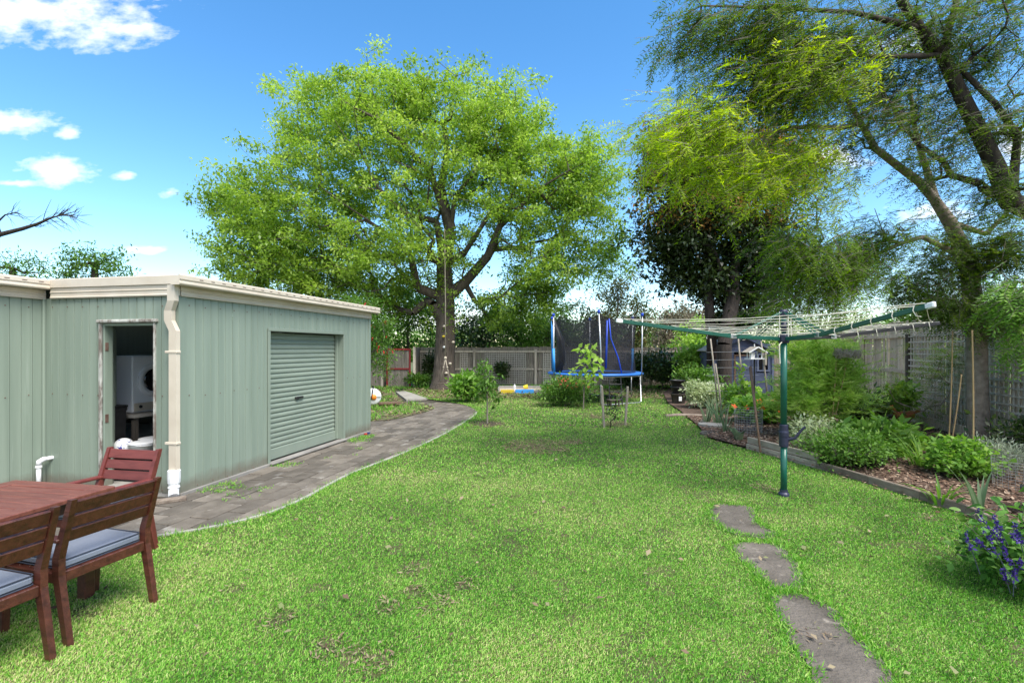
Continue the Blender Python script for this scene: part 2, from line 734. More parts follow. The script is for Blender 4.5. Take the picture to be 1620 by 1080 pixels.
M['galv'] = surf('galvanised tube', (0.42, 0.43, 0.45), (0.58, 0.59, 0.6), 10, 0.32, 0.03, metallic=0.75, rand=0.05)
M['rust'] = surf('rusty steel', (0.11, 0.06, 0.045), (0.2, 0.13, 0.1), 20, 0.8, 0.3)
M['black'] = surf('black plastic', (0.013, 0.013, 0.014), (0.024, 0.024, 0.026), 8, 0.45, 0.05)
M['white'] = surf('white plastic', (0.72, 0.73, 0.74), (0.8, 0.8, 0.8), 4, 0.35, 0.0, rand=0.04)
M['enamel'] = surf('white enamel', (0.82, 0.83, 0.86), (0.86, 0.87, 0.88), 2, 0.3, 0.0, rand=0.02)
M['glassdark'] = surf('dark glass', (0.01, 0.01, 0.012), (0.015, 0.015, 0.017), 2, 0.08, 0.0, spec=0.5)
M['slab'] = surf('concrete', (0.24, 0.225, 0.205), (0.36, 0.34, 0.31), 3.5, 0.9, 0.35, spots=(7, 0.62, (0.17, 0.155, 0.135)))
M['paver'] = surf('grey brown concrete paver', (0.105, 0.088, 0.070), (0.185, 0.16, 0.13), 4.5, 0.88, 0.7, rand=0.3,
                  spots=(3.2, 0.585, (0.30, 0.275, 0.24)), bscale=60)
M['sand_joint'] = surf('sandy joint soil', (0.035, 0.03, 0.022), (0.08, 0.068, 0.05), 9, 0.95, 0.4, rand=0, spots=(3, 0.62, (0.07, 0.10, 0.03)))
M['soil'] = surf('dark garden soil', (0.035, 0.026, 0.02), (0.085, 0.062, 0.045), 5, 0.95, 0.6, rand=0, bscale=30)
M['mulchbed'] = surf('bark mulch bed', (0.06, 0.036, 0.025), (0.15, 0.098, 0.07), 14, 0.95, 0.9, rand=0, bscale=45)
M['chip'] = leafmat('bark chips', [(0.09, 0.05, 0.033), (0.17, 0.1, 0.068), (0.26, 0.17, 0.12), (0.40, 0.30, 0.22)], trans=0.0, rough=0.9)
M['litter'] = leafmat('fallen leaves', [(0.11, 0.07, 0.045), (0.2, 0.14, 0.09), (0.3, 0.24, 0.15), (0.14, 0.2, 0.06)], trans=0.1, rough=0.85)
M['litterbed'] = surf('leaf strewn ground', (0.07, 0.06, 0.03), (0.16, 0.13, 0.08), 6, 0.95, 0.6, rand=0, spots=(4, 0.5, (0.085, 0.14, 0.03)))
M['thatch'] = surf('lawn thatch', (0.05, 0.06, 0.018), (0.115, 0.105, 0.045), 5, 0.95, 0.8, rand=0, bscale=60, spots=(13, 0.57, (0.17, 0.12, 0.07)))
M['farground'] = surf('far ground', (0.06, 0.09, 0.03), (0.12, 0.13, 0.06), 0.4, 0.95, 0.2, rand=0)
M['slate'] = surf('worn grey brown slate', (0.085, 0.072, 0.058), (0.17, 0.145, 0.12), 4, 0.9, 1.0, rand=0.1, spots=(9, 0.57, (0.25, 0.215, 0.18)), bscale=38)
M['paling'] = surf('weathered grey paling', (0.46, 0.375, 0.29), (0.70, 0.60, 0.49), 5, 0.9, 0.4, (4, 4, 0.35), rand=0.18,
                   spots=(7, 0.66, (0.18, 0.15, 0.125)), bscale=14)
M['paling_dark'] = surf('weathered dark grey paling', (0.15, 0.122, 0.098), (0.31, 0.262, 0.215), 5, 0.9, 0.4, (4, 4, 0.35), rand=0.2,
                        spots=(5, 0.62, (0.06, 0.052, 0.046)), bscale=14)
M['lattice'] = surf('weathered grey lattice', (0.42, 0.37, 0.315), (0.60, 0.54, 0.47), 6, 0.9, 0.3, (2, 2, 2), rand=0.15)
M['post_dark'] = surf('dark hardwood post', (0.045, 0.038, 0.032), (0.10, 0.085, 0.07), 6, 0.9, 0.4, (4, 4, 0.4), rand=0.1)
M['sleeper'] = surf('grey treated pine', (0.25, 0.21, 0.165), (0.40, 0.345, 0.28), 5, 0.9, 0.4, (4, 0.4, 4), rand=0.15, spots=(8, 0.62, (0.14, 0.11, 0.085)))
M['edgetimber'] = surf('grey brown hardwood edging', (0.14, 0.105, 0.08), (0.27, 0.22, 0.175), 6, 0.9, 0.5, (3, 0.5, 3), rand=0.15, spots=(8, 0.6, (0.09, 0.06, 0.045)))
M['jarrah'] = surf('red brown oiled hardwood', (0.042, 0.011, 0.007), (0.115, 0.034, 0.02), 3.5, 0.38, 0.3, (9, 1.1, 9), rand=0.16, spec=0.5,
                   spots=(4, 0.66, (0.04, 0.011, 0.008)))
M['jarrah_top'] = surf('faded red hardwood top', (0.125, 0.037, 0.024), (0.21, 0.075, 0.05), 3.5, 0.42, 0.2, (1.2, 10, 8), rand=0.12, spec=0.5,
                       spots=(5, 0.66, (0.26, 0.115, 0.085)))
M['jarrah_red'] = surf('red stained hardwood', (0.115, 0.024, 0.02), (0.18, 0.043, 0.036), 3.5, 0.42, 0.15, (1.5, 9, 9), rand=0.1, spec=0.45)
M['cushion'] = surf('blue grey woven cushion', (0.15, 0.175, 0.225), (0.205, 0.23, 0.285), 4, 0.9, 0.25, rand=0.04, bscale=260, spots=(5, 0.68, (0.12, 0.14, 0.18)))
M['piping'] = surf('dark blue piping', (0.045, 0.055, 0.08), (0.06, 0.07, 0.1), 10, 0.8, 0.0)
M['hoist_green'] = surf('dark green enamel', (0.006, 0.075, 0.05), (0.01, 0.105, 0.07), 4, 0.3, 0.02, rand=0.04, spec=0.5, spots=(15, 0.72, (0.03, 0.09, 0.07)))
M['hoist_blue'] = surf('navy plastic', (0.018, 0.02, 0.045), (0.03, 0.033, 0.065), 4, 0.4, 0.0)
M['line'] = surf('cream clothes line', (0.62, 0.57, 0.47), (0.72, 0.68, 0.58), 20, 0.6, 0.0)
M['tramp_blue'] = surf('bright blue vinyl', (0.02, 0.12, 0.46), (0.035, 0.17, 0.58), 3, 0.4, 0.05, rand=0.03, spots=(6, 0.64, (0.1, 0.25, 0.55)))
M['foam_blue'] = surf('sky blue foam sleeve', (0.03, 0.24, 0.62), (0.05, 0.3, 0.72), 3, 0.5, 0.0)
M['capblue'] = surf('royal blue plastic', (0.015, 0.05, 0.4), (0.02, 0.07, 0.5), 3, 0.4, 0.0)
M['rope'] = surf('pale rope', (0.36, 0.31, 0.24), (0.5, 0.44, 0.35), 40, 0.9, 0.2)
M['bark'] = surf('grey brown bark', (0.055, 0.043, 0.035), (0.14, 0.112, 0.09), 5, 0.95, 0.9, (3, 3, 0.7), rand=0.1, bscale=12, spots=(3, 0.66, (0.10, 0.12, 0.05)))
M['bark_pale'] = surf('pale smooth bark', (0.20, 0.155, 0.12), (0.36, 0.295, 0.24), 7, 0.9, 0.6, (1.2, 1.2, 1.6), rand=0.1, bscale=25, spots=(16, 0.63, (0.06, 0.048, 0.04)))
M['bark_dark'] = surf('dark bark', (0.026, 0.02, 0.018), (0.07, 0.055, 0.045), 6, 0.95, 0.8, (3, 3, 0.8), rand=0.1)
M['twig'] = surf('grey twig', (0.12, 0.1, 0.085), (0.2, 0.17, 0.145), 9, 0.9, 0.2)
M['stake'] = surf('grey garden stake', (0.24, 0.205, 0.165), (0.38, 0.335, 0.28), 9, 0.85, 0.3, (3, 3, 0.5), rand=0.12)
M['bamboo'] = surf('tan bamboo', (0.36, 0.235, 0.11), (0.5, 0.35, 0.18), 9, 0.6, 0.1, (3, 3, 0.5), rand=0.1)
M['brownstake'] = surf('red brown stake', (0.12, 0.07, 0.045), (0.2, 0.13, 0.09), 9, 0.85, 0.3, (3, 3, 0.5), rand=0.1)
M['house_blue'] = surf('slate blue weatherboard', (0.075, 0.095, 0.16), (0.105, 0.13, 0.205), 3, 0.65, 0.1, (1, 1, 3), rand=0.1)
M['house_trim'] = surf('pale blue trim', (0.13, 0.16, 0.25), (0.17, 0.2, 0.29), 4, 0.6, 0.1)
M['gate_red'] = surf('red painted frame', (0.23, 0.018, 0.02), (0.33, 0.03, 0.03), 5, 0.55, 0.15, spots=(8, 0.66, (0.15, 0.03, 0.02)))
M['wire'] = surf('galvanised wire', (0.38, 0.39, 0.4), (0.5, 0.51, 0.52), 20, 0.45, 0.0, metallic=0.5)
M['sand'] = surf('play sand', (0.5, 0.41, 0.31), (0.62, 0.53, 0.42), 8, 0.95, 0.4)
M['orange'] = surf('orange plastic', (0.75, 0.2, 0.02), (0.8, 0.26, 0.04), 4, 0.4, 0.0)
M['red'] = surf('red plastic', (0.55, 0.03, 0.02), (0.62, 0.05, 0.03), 4, 0.45, 0.0)
M['yellow'] = surf('yellow plastic', (0.75, 0.55, 0.03), (0.8, 0.6, 0.05), 4, 0.45, 0.0)
M['ballblue'] = surf('blue ball panel', (0.03, 0.045, 0.22), (0.04, 0.06, 0.26), 4, 0.4, 0.0)
M['feather'] = surf('red brown feathers', (0.16, 0.05, 0.02), (0.30, 0.10, 0.035), 14, 0.75, 0.5, (1, 1, 1), rand=0)
M['comb'] = surf('red comb', (0.5, 0.02, 0.02), (0.6, 0.04, 0.03), 14, 0.6, 0.0)
M['beak'] = surf('horn beak', (0.5, 0.36, 0.14), (0.55, 0.4, 0.18), 14, 0.5, 0.0)

NET, nt_, b_ = new_mat('black safety net')
b_.inputs['Base Color'].default_value = (0.012, 0.012, 0.02, 1)
b_.inputs['Roughness'].default_value = 0.8
tr_ = nt_.nodes.new('ShaderNodeBsdfTransparent')
mx_ = nt_.nodes.new('ShaderNodeMixShader')
mx_.inputs[0].default_value = 0.56
nt_.links.new(tr_.outputs[0], mx_.inputs[1])
nt_.links.new(b_.outputs[0], mx_.inputs[2])
nt_.links.new(mx_.outputs[0], nt_.nodes['Material Output'].inputs['Surface'])

# ------------------------------------------------------------------ ground, path, lawn, garden bed
def sheet(name, poly, z, mat, label, cat, kind='structure'):
    me = bpy.data.meshes.new(name)
    me.from_pydata([(p[0], p[1], z) for p in poly], [], [tuple(range(len(poly)))])
    me.materials.append(mat)
    return tag(link(name, me), label, cat, None, kind)


def smooth_poly(pts, closed_idx=None, n=4):
    """Catmull-Rom through open list of points"""
    out = []
    p = [np.array(q[:2], float) for q in pts]
    for i in range(len(p) - 1):
        a, b, c, d = p[max(i - 1, 0)], p[i], p[i + 1], p[min(i + 2, len(p) - 1)]
        for k in range(n):
            t = k / n
            out.append(tuple(0.5 * (2 * b + (c - a) * t + (2 * a - 5 * b + 4 * c - d) * t * t + (3 * b - a - 3 * c + d) * t ** 3)))
    out.append(tuple(p[-1]))
    return out


BIG = 400
sheet('ground', [(-BIG, -BIG), (BIG, -BIG), (BIG, BIG), (-BIG, BIG)], -0.06, M['farground'], 'flat ground of the neighbourhood under the garden', 'ground')
sheet('path_bed', [(-7.2, 3.2), (-1.0, 3.6), (0.2, 14.6), (-1.5, 17.5), (-4.9, 20.6), (-6.4, 12.0), (-6.5, 6.3)], -0.018, M['sand_joint'],
      'sandy soil bed in the joints of the paved path', 'path')

path_edge = smooth_poly([(-7.2, 4.05), (-5.2, 4.06), (-4.0, 4.16), (-3.18, 4.43), (-2.62, 4.85), (-2.36, 5.45), (-2.18, 6.6), (-1.75, 7.95),
                         (-1.37, 9.55), (-1.1, 11.2), (-0.93, 12.75), (-1.05, 13.9), (-1.5, 14.9), (-2.3, 15.9), (-2.95, 16.7), (-3.6, 18.2), (-4.3, 19.6)], n=5)
bed_edge = [(1.6, 0.5), (3.4, 2.2), (3.75, 3.2), (4.1, 3.9), (4.5, 4.5), (4.62, 5.0), (4.5, 6.05), (4.2, 7.2), (3.97, 8.15), (3.68, 9.2), (4.0, 10.6), (4.5, 13.2),
            (4.75, 15.0), (5.7, 18.6), (6.6, 20.6)]
LAWN = path_edge + [(-4.5, 21.6), (6.9, 21.6)] + bed_edge[::-1] + [(1.6, 0.2), (-7.2, 0.2)]
sheet('lawn', LAWN, 0.012, M['thatch'], 'lawn soil and thatch between the paved path and the garden bed', 'lawn')
litter_poly = smooth_poly([(-3.42, 11.45), (-2.85, 11.75), (-2.4, 12.9), (-2.2, 14.0), (-2.75, 14.9), (-3.4, 15.5), (-3.75, 16.6), (-4.62, 18.9)], n=4) + \
    [(-4.9, 21.6), (-14, 21.9), (-14, 11.0), (-6.5, 11.2)]
sheet('leaf_litter_ground', litter_poly, 0.014, M['litterbed'], 'leaf strewn bare ground behind the green shed', 'ground')
bed_poly = bed_edge + [(6.9, 21.6), (12.4, 21.6), (8.9, 8.3), (7.0, 1.0), (4.5, -1.0)]
sheet('garden_bed', bed_poly, 0.05, M['mulchbed'], 'bark mulched garden bed along the right fence', 'garden bed')

# concrete strip that edges the lawn along the path
def ribbon(name, line, w, z0, z1, mat, step=1):
    b = MB()
    pts = [Vector((p[0], p[1], 0)) for p in line]
    L_, R_ = [], []
    for i, p in enumerate(pts):
        t = (pts[min(i + 1, len(pts) - 1)] - pts[max(i - 1, 0)]).normalized()
        s = Vector((-t.y, t.x, 0))
        L_.append(p + s * w / 2)
        R_.append(p - s * w / 2)
    n = len(pts)
    vs = [(p.x, p.y, z1) for p in L_] + [(p.x, p.y, z1) for p in R_] + [(p.x, p.y, z0) for p in L_] + [(p.x, p.y, z0) for p in R_]
    fs = []
    for i in range(n - 1):
        fs += [(i, n + i, n + i + 1, i + 1), (i, i + 1, 2 * n + i + 1, 2 * n + i), (n + i, 3 * n + i, 3 * n + i + 1, n + i + 1)]
    fs += [(0, 2 * n, 3 * n, n), (n - 1, 2 * n - 1, 4 * n - 1, 3 * n - 1)]
    b.add(vs, fs)
    return b.build(name, mat)


tag(ribbon('path_edging', [p for p in path_edge if p[1] < 13.2], 0.042, -0.05, 0.026, M['slab']), 'pale concrete mowing strip between paved path and lawn',
    'edging', None, 'structure')

# pavers in running courses along the shed
SO = Vector((-3.83, 5.67, 0))
SU = Vector((0.208, 0.978, 0)).normalized()
SX = Vector((SU.y, -SU.x, 0))
paving = thing('paved_path', 'grey brown concrete paver path curving past the green shed', 'path', SO, math.atan2(SX.y, SX.x))
paving['kind'] = 'structure'
del paving['category']
protos = []
for k in range(6):
    b = MB()
    b.box((0, 0, -0.025), (0.217, 0.447, 0.05), None, 0.007)
    b.v = [(x + random.uniform(-.003, .003), y + random.uniform(-.003, .003), z) for x, y, z in b.v]
    protos.append(b.mesh('paver', M['paver']))
shed_poly = [(-0.0, 0.0), (-0.0, 4.5), (-9, 4.5), (-9, -9), (-2, -9), (-2, 0)]
pe = [(p[0], p[1]) for p in path_edge] + [(-4.9, 20.4), (-4.62, 18.9), (-3.75, 16.6), (-3.4, 15.5), (-2.75, 14.9), (-2.2, 14.0), (-2.4, 12.9), (-2.85, 11.75), (-3.42, 11.45), (-7, 11.4), (-8, 3.6)]
cand = []
for i in range(-9, 26):
    for j in range(-6, 34):
        lx = 0.135 + i * 0.23
        ly = j * 0.46 + (0.23 if i % 2 else 0) - 0.1
        if ly > 11.5:
            continue
        if lx < 0.01 and ly > -0.24 and inside(shed_poly, lx, ly - 0.0):
            continue
        if lx < 0 and lx > -2.1 and ly > -0.2 and ly < 4.4:
            continue
        ok = False
        for dx in (-.11, .11):
            for dy in (-.22, .22):
                w = SO + SX * (lx + dx) + SU * (ly + dy)
                if inside(pe, w.x, w.y):
                    ok = True
        w = SO + SX * lx + SU * ly
        if not ok or (w.x < -1.04 * w.y - 0.4):
            continue
        if w.y > 15.6:
            continue
        cand.append((w.y, lx, ly))
cand.sort()
rest = MB()
for n_, (yy, lx, ly) in enumerate(cand):
    if n_ < 298:
        o = link('paver', random.choice(protos), paving)
        o.location = (lx, ly, random.uniform(-0.004, 0.004))
        o.rotation_euler = (random.gauss(0, .006), random.gauss(0, .008), random.gauss(0, .008) + (math.pi if random.random() < .5 else 0))
    else:
        rest.box((lx, ly, -0.025 + random.uniform(-0.004, 0.004)), (0.222, 0.452, 0.05), None, 0.006)
if rest.v:
    tag(rest.build('paver_remainder', M['paver'], paving), kind='stuff')

# the pale concrete slab at the gate end of the path
b = MB()
b.prism([(-4.45, 18.9), (-3.3, 16.2), (-2.75, 16.45), (-3.75, 18.4), (-4.15, 19.3)][::-1] if False else [(-4.5, 19.1), (-3.45, 16.1), (-2.8, 16.5), (-3.6, 18.2), (-4.2, 19.4)], -0.03, 0.03)
tag(b.build('concrete_slab', M['slab']), 'pale concrete slab at the far end of the path before the red gate', 'paving slab')

# stepping stones
def stone_label(i):
    return ['irregular slate stepping stone nearest the clothesline pole', 'middle slate stepping stone in the lawn between two others',
            'largest slate stepping stone in the foreground corner of the lawn'][i]


stones = []
for i, px in enumerate([[(1124, 806), (1150, 803), (1186, 808), (1192, 828), (1208, 836), (1222, 849), (1165, 846), (1142, 833), (1128, 818)],
                        [(1166, 866), (1212, 864), (1240, 872), (1252, 890), (1260, 905), (1264, 928), (1228, 930), (1205, 922), (1196, 906), (1176, 890)],
                        [(1228, 953), (1268, 950), (1318, 975), (1346, 1012), (1380, 1042), (1402, 1085), (1412, 1100), (1310, 1102), (1280, 1050), (1246, 1003), (1236, 975)]]):
    c = [G(*p) for p in px]
    mid = sum(c, Vector()) / len(c)
    c = [mid + (q - mid) * 1.13 for q in c]
    poly = smooth_poly([(q.x, q.y) for q in c] + [(c[0].x, c[0].y)], n=3)[:-1]
    poly = smooth_poly([(x + random.uniform(-.022, .022), y + random.uniform(-.022, .022)) for x, y in poly] + [poly[0]], n=3)[:-1]
    poly = [(x + random.uniform(-.006, .006), y + random.uniform(-.006, .006)) for x, y in poly]
    ar = sum(poly[k][0] * poly[(k + 1) % len(poly)][1] - poly[(k + 1) % len(poly)][0] * poly[k][1] for k in range(len(poly)))
    if ar < 0:
        poly = poly[::-1]
    b = MB()
    b.prism(poly, -0.02, 0.021)
    o = tag(b.build('stepping_stone', M['slate']), stone_label(i), 'stepping stone', 'slate stepping stones in the lawn')
    stones.append(poly)

# ------------------------------------------------------------------ lawn grass: short blades, one object
bare = [(G(px, py), r) for px, py, r in ((845, 707, .45), (655, 940, .07), (700, 955, .08), (615, 962, .07), (675, 965, .06), (560, 1042, .07), (600, 1055, .08),
                                         (735, 930, .07), (440, 985, .09), (1215, 775, .14), (771, 671, .35), (975, 672, .3), (945, 660, .3), (1290, 1010, .08),
                                         (520, 1030, .08), (905, 700, .2), (880, 712, .2), (370, 935, .06), (655, 905, .07))]


def blades(n, y0, y1, lmin, lmax, wmul):
    y = y0 + (y1 - y0) * rng.random(n)
    x = (rng.random(n) * 2 - 1) * 1.12 * y
    k = inside(LAWN, x, y)
    for s in stones:
        k &= ~inside(s, x, y)
    # soft bare patches
    for c, r in bare:
        q = np.hypot((x - c.x), (y - c.y) * 0.8) + (vnoise(x, y, 0.09, 3) - 0.5) * r * 1.2
        k &= (q > r) | (rng.random(n) < 0.2 + 0.6 * (q / r).clip(0, 1) ** 2)
    thin = vnoise(x, y, 0.35, 8) * 0.6 + vnoise(x, y, 0.12, 9) * 0.4
    k &= (thin > 0.24) | (rng.random(n) < 0.5)
    x, y = x[k], y[k]
    n = len(x)
    a = rng.random(n) * 2 * np.pi
    tilt = np.abs(rng.normal(0.75, 0.35, n)).clip(0.05, 1.4)
    L = lmin + (lmax - lmin) * rng.random(n)
    D = np.stack([np.cos(a) * np.sin(tilt), np.sin(a) * np.sin(tilt), np.cos(tilt)], 1)
    S = np.stack([-np.sin(a), np.cos(a), np.zeros(n)], 1)
    W = (0.0032 + 0.0035 * rng.random(n)) * wmul
    B = np.stack([x, y, np.full(n, 0.010)], 1)
    V = np.empty((n, 4, 3))
    V[:, 0] = B - S * W[:, None] * 0.5
    V[:, 1] = B + S * W[:, None] * 0.5
    mid = B + D * (L * 0.6)[:, None]
    tip = B + D * L[:, None]
    tip[:, 2] = np.maximum(tip[:, 2] - L * 0.18, 0.014)
    V[:, 2] = mid + S * W[:, None] * 0.45
    V[:, 3] = tip
    dry = vnoise(x, y, 1.3, 21) * 0.5 + vnoise(x, y, 0.4, 22) * 0.3 + vnoise(x, y, 4.0, 23) * 0.35
    v = 0.04 + 0.66 * rng.random(n) + (dry - 0.55) * 0.7
    v[rng.random(n) < 0.06] += 0.4
    return V.reshape(-1, 3), np.clip(v, 0, 1)


M['grass'] = leafmat('lawn grass', [(0.022, 0.09, 0.010), (0.08, 0.275, 0.022), (0.165, 0.42, 0.040), (0.32, 0.54, 0.095), (0.55, 0.56, 0.23), (0.54, 0.46, 0.27)],
                     trans=0.3, rough=0.5, spec=0.25)
VV, vv = [], []
for (n, y0, y1, l0, l1, w) in ((330000, 2.35, 4.0, .012, .031, .8), (300000, 4.0, 6.5, .014, .034, 1.05), (250000, 6.5, 10.5, .018, .04, 1.75), (230000, 10.5, 21.5, .03, .055, 3.2)):
    a_, b_2 = blades(n, y0, y1, l0, l1, w)
    VV.append(a_)
    vv.append(b_2)
VV = np.concatenate(VV)
gm = np_mesh('lawn_grass', VV, np.arange(len(VV)).reshape(-1, 4), M['grass'], np.concatenate(vv))
tag(link('lawn_grass', gm), 'short green lawn grass with straw coloured thin patches', 'grass', None, 'stuff')

# grass and weeds on the path joints, taller tufts along edges
def tufts(name, pts, nb, L, mat, label, cat, spread=0.05, zb=0.0, W=0.006):
    C = np.repeat(np.array(pts), nb, 0)
    n = len(C)
    C = C + np.stack([rng.normal(size=n) * spread, rng.normal(size=n) * spread, np.zeros(n)], 1)
    D = rand_dirs(n) * 0.8
    D[:, 2] = np.abs(D[:, 2]) + 0.35
    V, F = leaf_verts(C, unit(D), rand_dirs(n), L * (0.5 + rng.random(n)), W)
    return tag(link(name, np_mesh(name, V, F, mat, 0.1 + 0.6 * rng.random(n))), label, cat, None, 'stuff')


wp = []
for t in range(420):
    ly = rng.random() * 4.6 - 0.3
    lx = abs(rng.normal()) * 0.3 + 0.02
    w = SO + SX * lx + SU * ly
    if vnoise(w.x, w.y, 0.4, 5) > 0.52:
        wp.append((w.x, w.y, 0.0))
tufts('path_weeds', wp, 16, 0.028, M['grass'], 'small green weeds growing in the paver joints beside the shed', 'weeds', 0.035, W=0.008)
ep = []
for p in path_edge:
    for k in range(7):
        ep.append((p[0] + rng.normal() * .05 + 0.05, p[1] + rng.normal() * .12 - 0.02, 0.01))
tufts('edge_grass', [e for e in ep if inside(LAWN, e[0], e[1])], 14, 0.05, M['grass'], 'longer grass fringe along the concrete mowing strip', 'grass', 0.05)
sp = []
for s in stones:
    for i in range(len(s)):
        for k in range(2):
            sp.append((s[i][0] + rng.normal() * .02, s[i][1] + rng.normal() * .02, 0.02))
tufts('stone_fringe_grass', sp, 10, 0.035, M['grass'], 'grass fringe creeping over the slate stepping stones', 'grass', 0.025)

# leaf litter and mulch chips
def scatter_chips(name, poly, n, L, W, mat, z, label, cat, box, vbias=0.0, dens=None):
    x = box[0] + (box[1] - box[0]) * rng.random(n)
    y = box[2] + (box[3] - box[2]) * rng.random(n)
    k = inside(poly, x, y)
    if dens is not None:
        k &= dens(x, y)
    x, y = x[k], y[k]
    n = len(x)
    D = rand_dirs(n)
    D[:, 2] *= 0.25
    N = rand_dirs(n) * 0.5 + np.array([0, 0, 1.0])
    Pt = np.stack([x, y, z + 0.02 * rng.random(n)], 1)
    k = 0.5 + rng.random(n)
    V, F = leaf_verts(Pt, unit(D), unit(N), L * k, W * k)
    return tag(link(name, np_mesh(name, V, F, mat, rng.random(n) + vbias)), label, cat, None, 'stuff')


scatter_chips('mulch_chips', bed_poly, 34000, 0.055, 0.026, M['chip'], 0.05, 'brown bark chips covering the garden bed', 'mulch', (3.6, 9.5, 2.5, 12))
scatter_chips('mulch_spill', [(3.4, 9.6), (4.25, 7.1), (4.4, 5.0), (4.15, 4.0), (4.6, 4.0), (4.7, 6.5), (4.3, 9)], 1500, 0.05, 0.024, M['chip'], 0.018,
              'bark chips spilled on grass beside the timber edging', 'mulch', (3.4, 4.7, 4.0, 9.6))
scatter_chips('fallen_leaves', litter_poly, 9000, 0.09, 0.045, M['litter'], 0.018, 'dry fallen leaves strewn behind the green shed', 'leaves', (-8, -2, 11, 21.5))
scatter_chips('lawn_fallen_leaves', LAWN, 900, 0.055, 0.03, M['litter'], 0.04, 'scattered dry leaves lying on the lawn', 'leaves', (-4, 4.5, 2.5, 21), 0,
              lambda x, y: rng.random(len(x)) < 0.45)
scatter_chips('tree_foot_leaves', LAWN, 9000, 0.09, 0.05, M['litter'], 0.02, 'fallen leaves on the thin grass below the large tree', 'leaves', (-5, 7, 16.5, 21.6))
scatter_chips('bare_patch_litter', LAWN, 160000, 0.035, 0.008, M['litter'], 0.015, 'dead grass and bare soil crumbs in the lawn patches', 'dead grass', (-3, 5, 2.4, 14), 0,
              lambda x, y: np.any([np.hypot(x - c.x, (y - c.y) * .8) < r * 1.2 for c, r in bare], axis=0))
# tall grass under the fence and weeds in the leafy ground
wp = [(x, 20.6 + 0.9 * rng.random(), 0.0) for x in rng.uniform(-6, 7, 260)]
wp += [(x, y, 0.0) for x, y in zip(rng.uniform(-7, -2.4, 260), rng.uniform(11.6, 20.5, 260)) if inside(litter_poly, x, y) and vnoise(x, y, 1.1, 4) > 0.42]
tufts('rough_grass', wp, 30, 0.16, M['grass'], 'rough unmown grass at the foot of the back fence', 'grass', 0.14, W=0.014)

# ------------------------------------------------------------------ the green shed
ZT = 2.31                    # top of the cladding
WX = -1.986                  # inner corner of the L
shed = thing('garden_shed', 'pale green corrugated steel garage shed with cream gutters and open side door', 'shed', SO, math.atan2(SX.y, SX.x))
PITCH = 0.116


def clad_mesh(x0, x1, z0, z1, axis, off, out, phase=0.0, face=1):
    """ribbed sheet from x0 to x1 along an axis ('x' or 'y'), at coordinate off, ribs towards out (+1/-1)"""
    xs, hs = [], []
    p = math.floor((x0 - phase) / PITCH) * PITCH + phase
    prof = [(0.0, 0), (0.098, 0.0), (0.101, 0.003), (0.104, -0.009), (0.109, -0.009), (0.112, 0.0)]
    pts = []
    while p < x1 + PITCH:
        for a, h in prof:
            if x0 < p + a < x1:
                pts.append((p + a, h))
        p += PITCH
    pts = [(x0, 0.0)] + pts + [(x1, 0.0)]
    b = MB()
    vs = []
    for (a, h) in pts:
        for z in (z0, z1):
            vs.append((a, off + out * h, z) if axis == 'x' else (off + out * h, a, z))
    n = len(pts)
    fs = [(2 * i, 2 * i + 2, 2 * i + 3, 2 * i + 1) for i in range(n - 1)]
    if (axis == 'y') == (out < 0):
        pass
    b.add(vs, fs)
    return b


def clad(x0, x1, z0, z1, axis, off, out, cover=PITCH * 7, phase=0.0):
    a = x0
    k = 0
    while a < x1 - 1e-4:
        e = min(a + cover, x1)
        if x1 - e < 0.12:
            e = x1
        clad_mesh(a, e, z0, z1, axis, off + out * 0.0015 * (k % 2), out, phase).build('cladding_sheet', M['green'], shed)
        a = e
        k += 1


# right wall (roller door side)
D0, D1, DZ = 1.50, 3.47, 1.93
clad(0.0, D0 - 0.03, 0.035, ZT, 'y', 0.0, 1)
clad(D0 - 0.03, D1 + 0.03, DZ + 0.03, ZT, 'y', 0.0, 1, 2.2)
clad(D1 + 0.03, 4.48, 0.035, ZT, 'y', 0.0, 1)
# front wall with the side door
J0, J1, JZ = -1.10, -0.335, 2.0
clad(WX, J0, 0.02, ZT, 'x', 0.0, -1)
clad(J0, J1, JZ + 0.02, ZT, 'x', 0.0, -1, 2)
clad(J1, 0.0, 0.02, ZT, 'x', 0.0, -1)
# left wing, towards the camera
clad(-3.4, 0.0, 0.02, ZT, 'y', WX, 1)
# unseen back walls
b = MB()
b.box((-4.5, 4.47, 1.16), (9, 0.02, 2.3)).box((-9, -0.4, 1.16), (0.02, 9.6, 2.3))
b.box((-5.5, -3.4, 1.16), (7, 0.02, 2.3))
b.build('rear_wall', M['green'], shed)
b = MB()
b.box((-1.03, 2.2, -0.02), (1.9, 4.4, 0.1)).box((-5.5, 0.5, -0.02), (6.9, 7.6, 0.096))
b.build('floor_slab', M['slab'], shed)
# slab edge seen along the right wall
MB().box((0.012, 2.24, 0.012), (0.03, 4.48, 0.05), None, 0.006).build('slab_edge', M['slab'], shed)
b = MB()
b.box((-0.93, 2.24, 2.46), (1.98, 4.4, 0.05)).box((-5.47, 0.5, 2.472), (7.0, 8.0, 0.05))
b.build('roof', M['green'], shed)
# corner flashings
for c_, s_ in (((0.006, 0.045, 1.165), (0.014, 0.12, 2.29)), ((-0.055, -0.0065, 1.165), (0.13, 0.017, 2.29)), ((0.004, 4.45, 1.165), (0.024, 0.08, 2.29))):
    MB().box(c_, s_, None, 0.003).build('corner_flashing', M['green'], shed)
MB().box((WX + 0.018, -0.018, 1.165), (0.03, 0.03, 2.29), None, 0.004).build('corner_flashing', M['green'], shed)

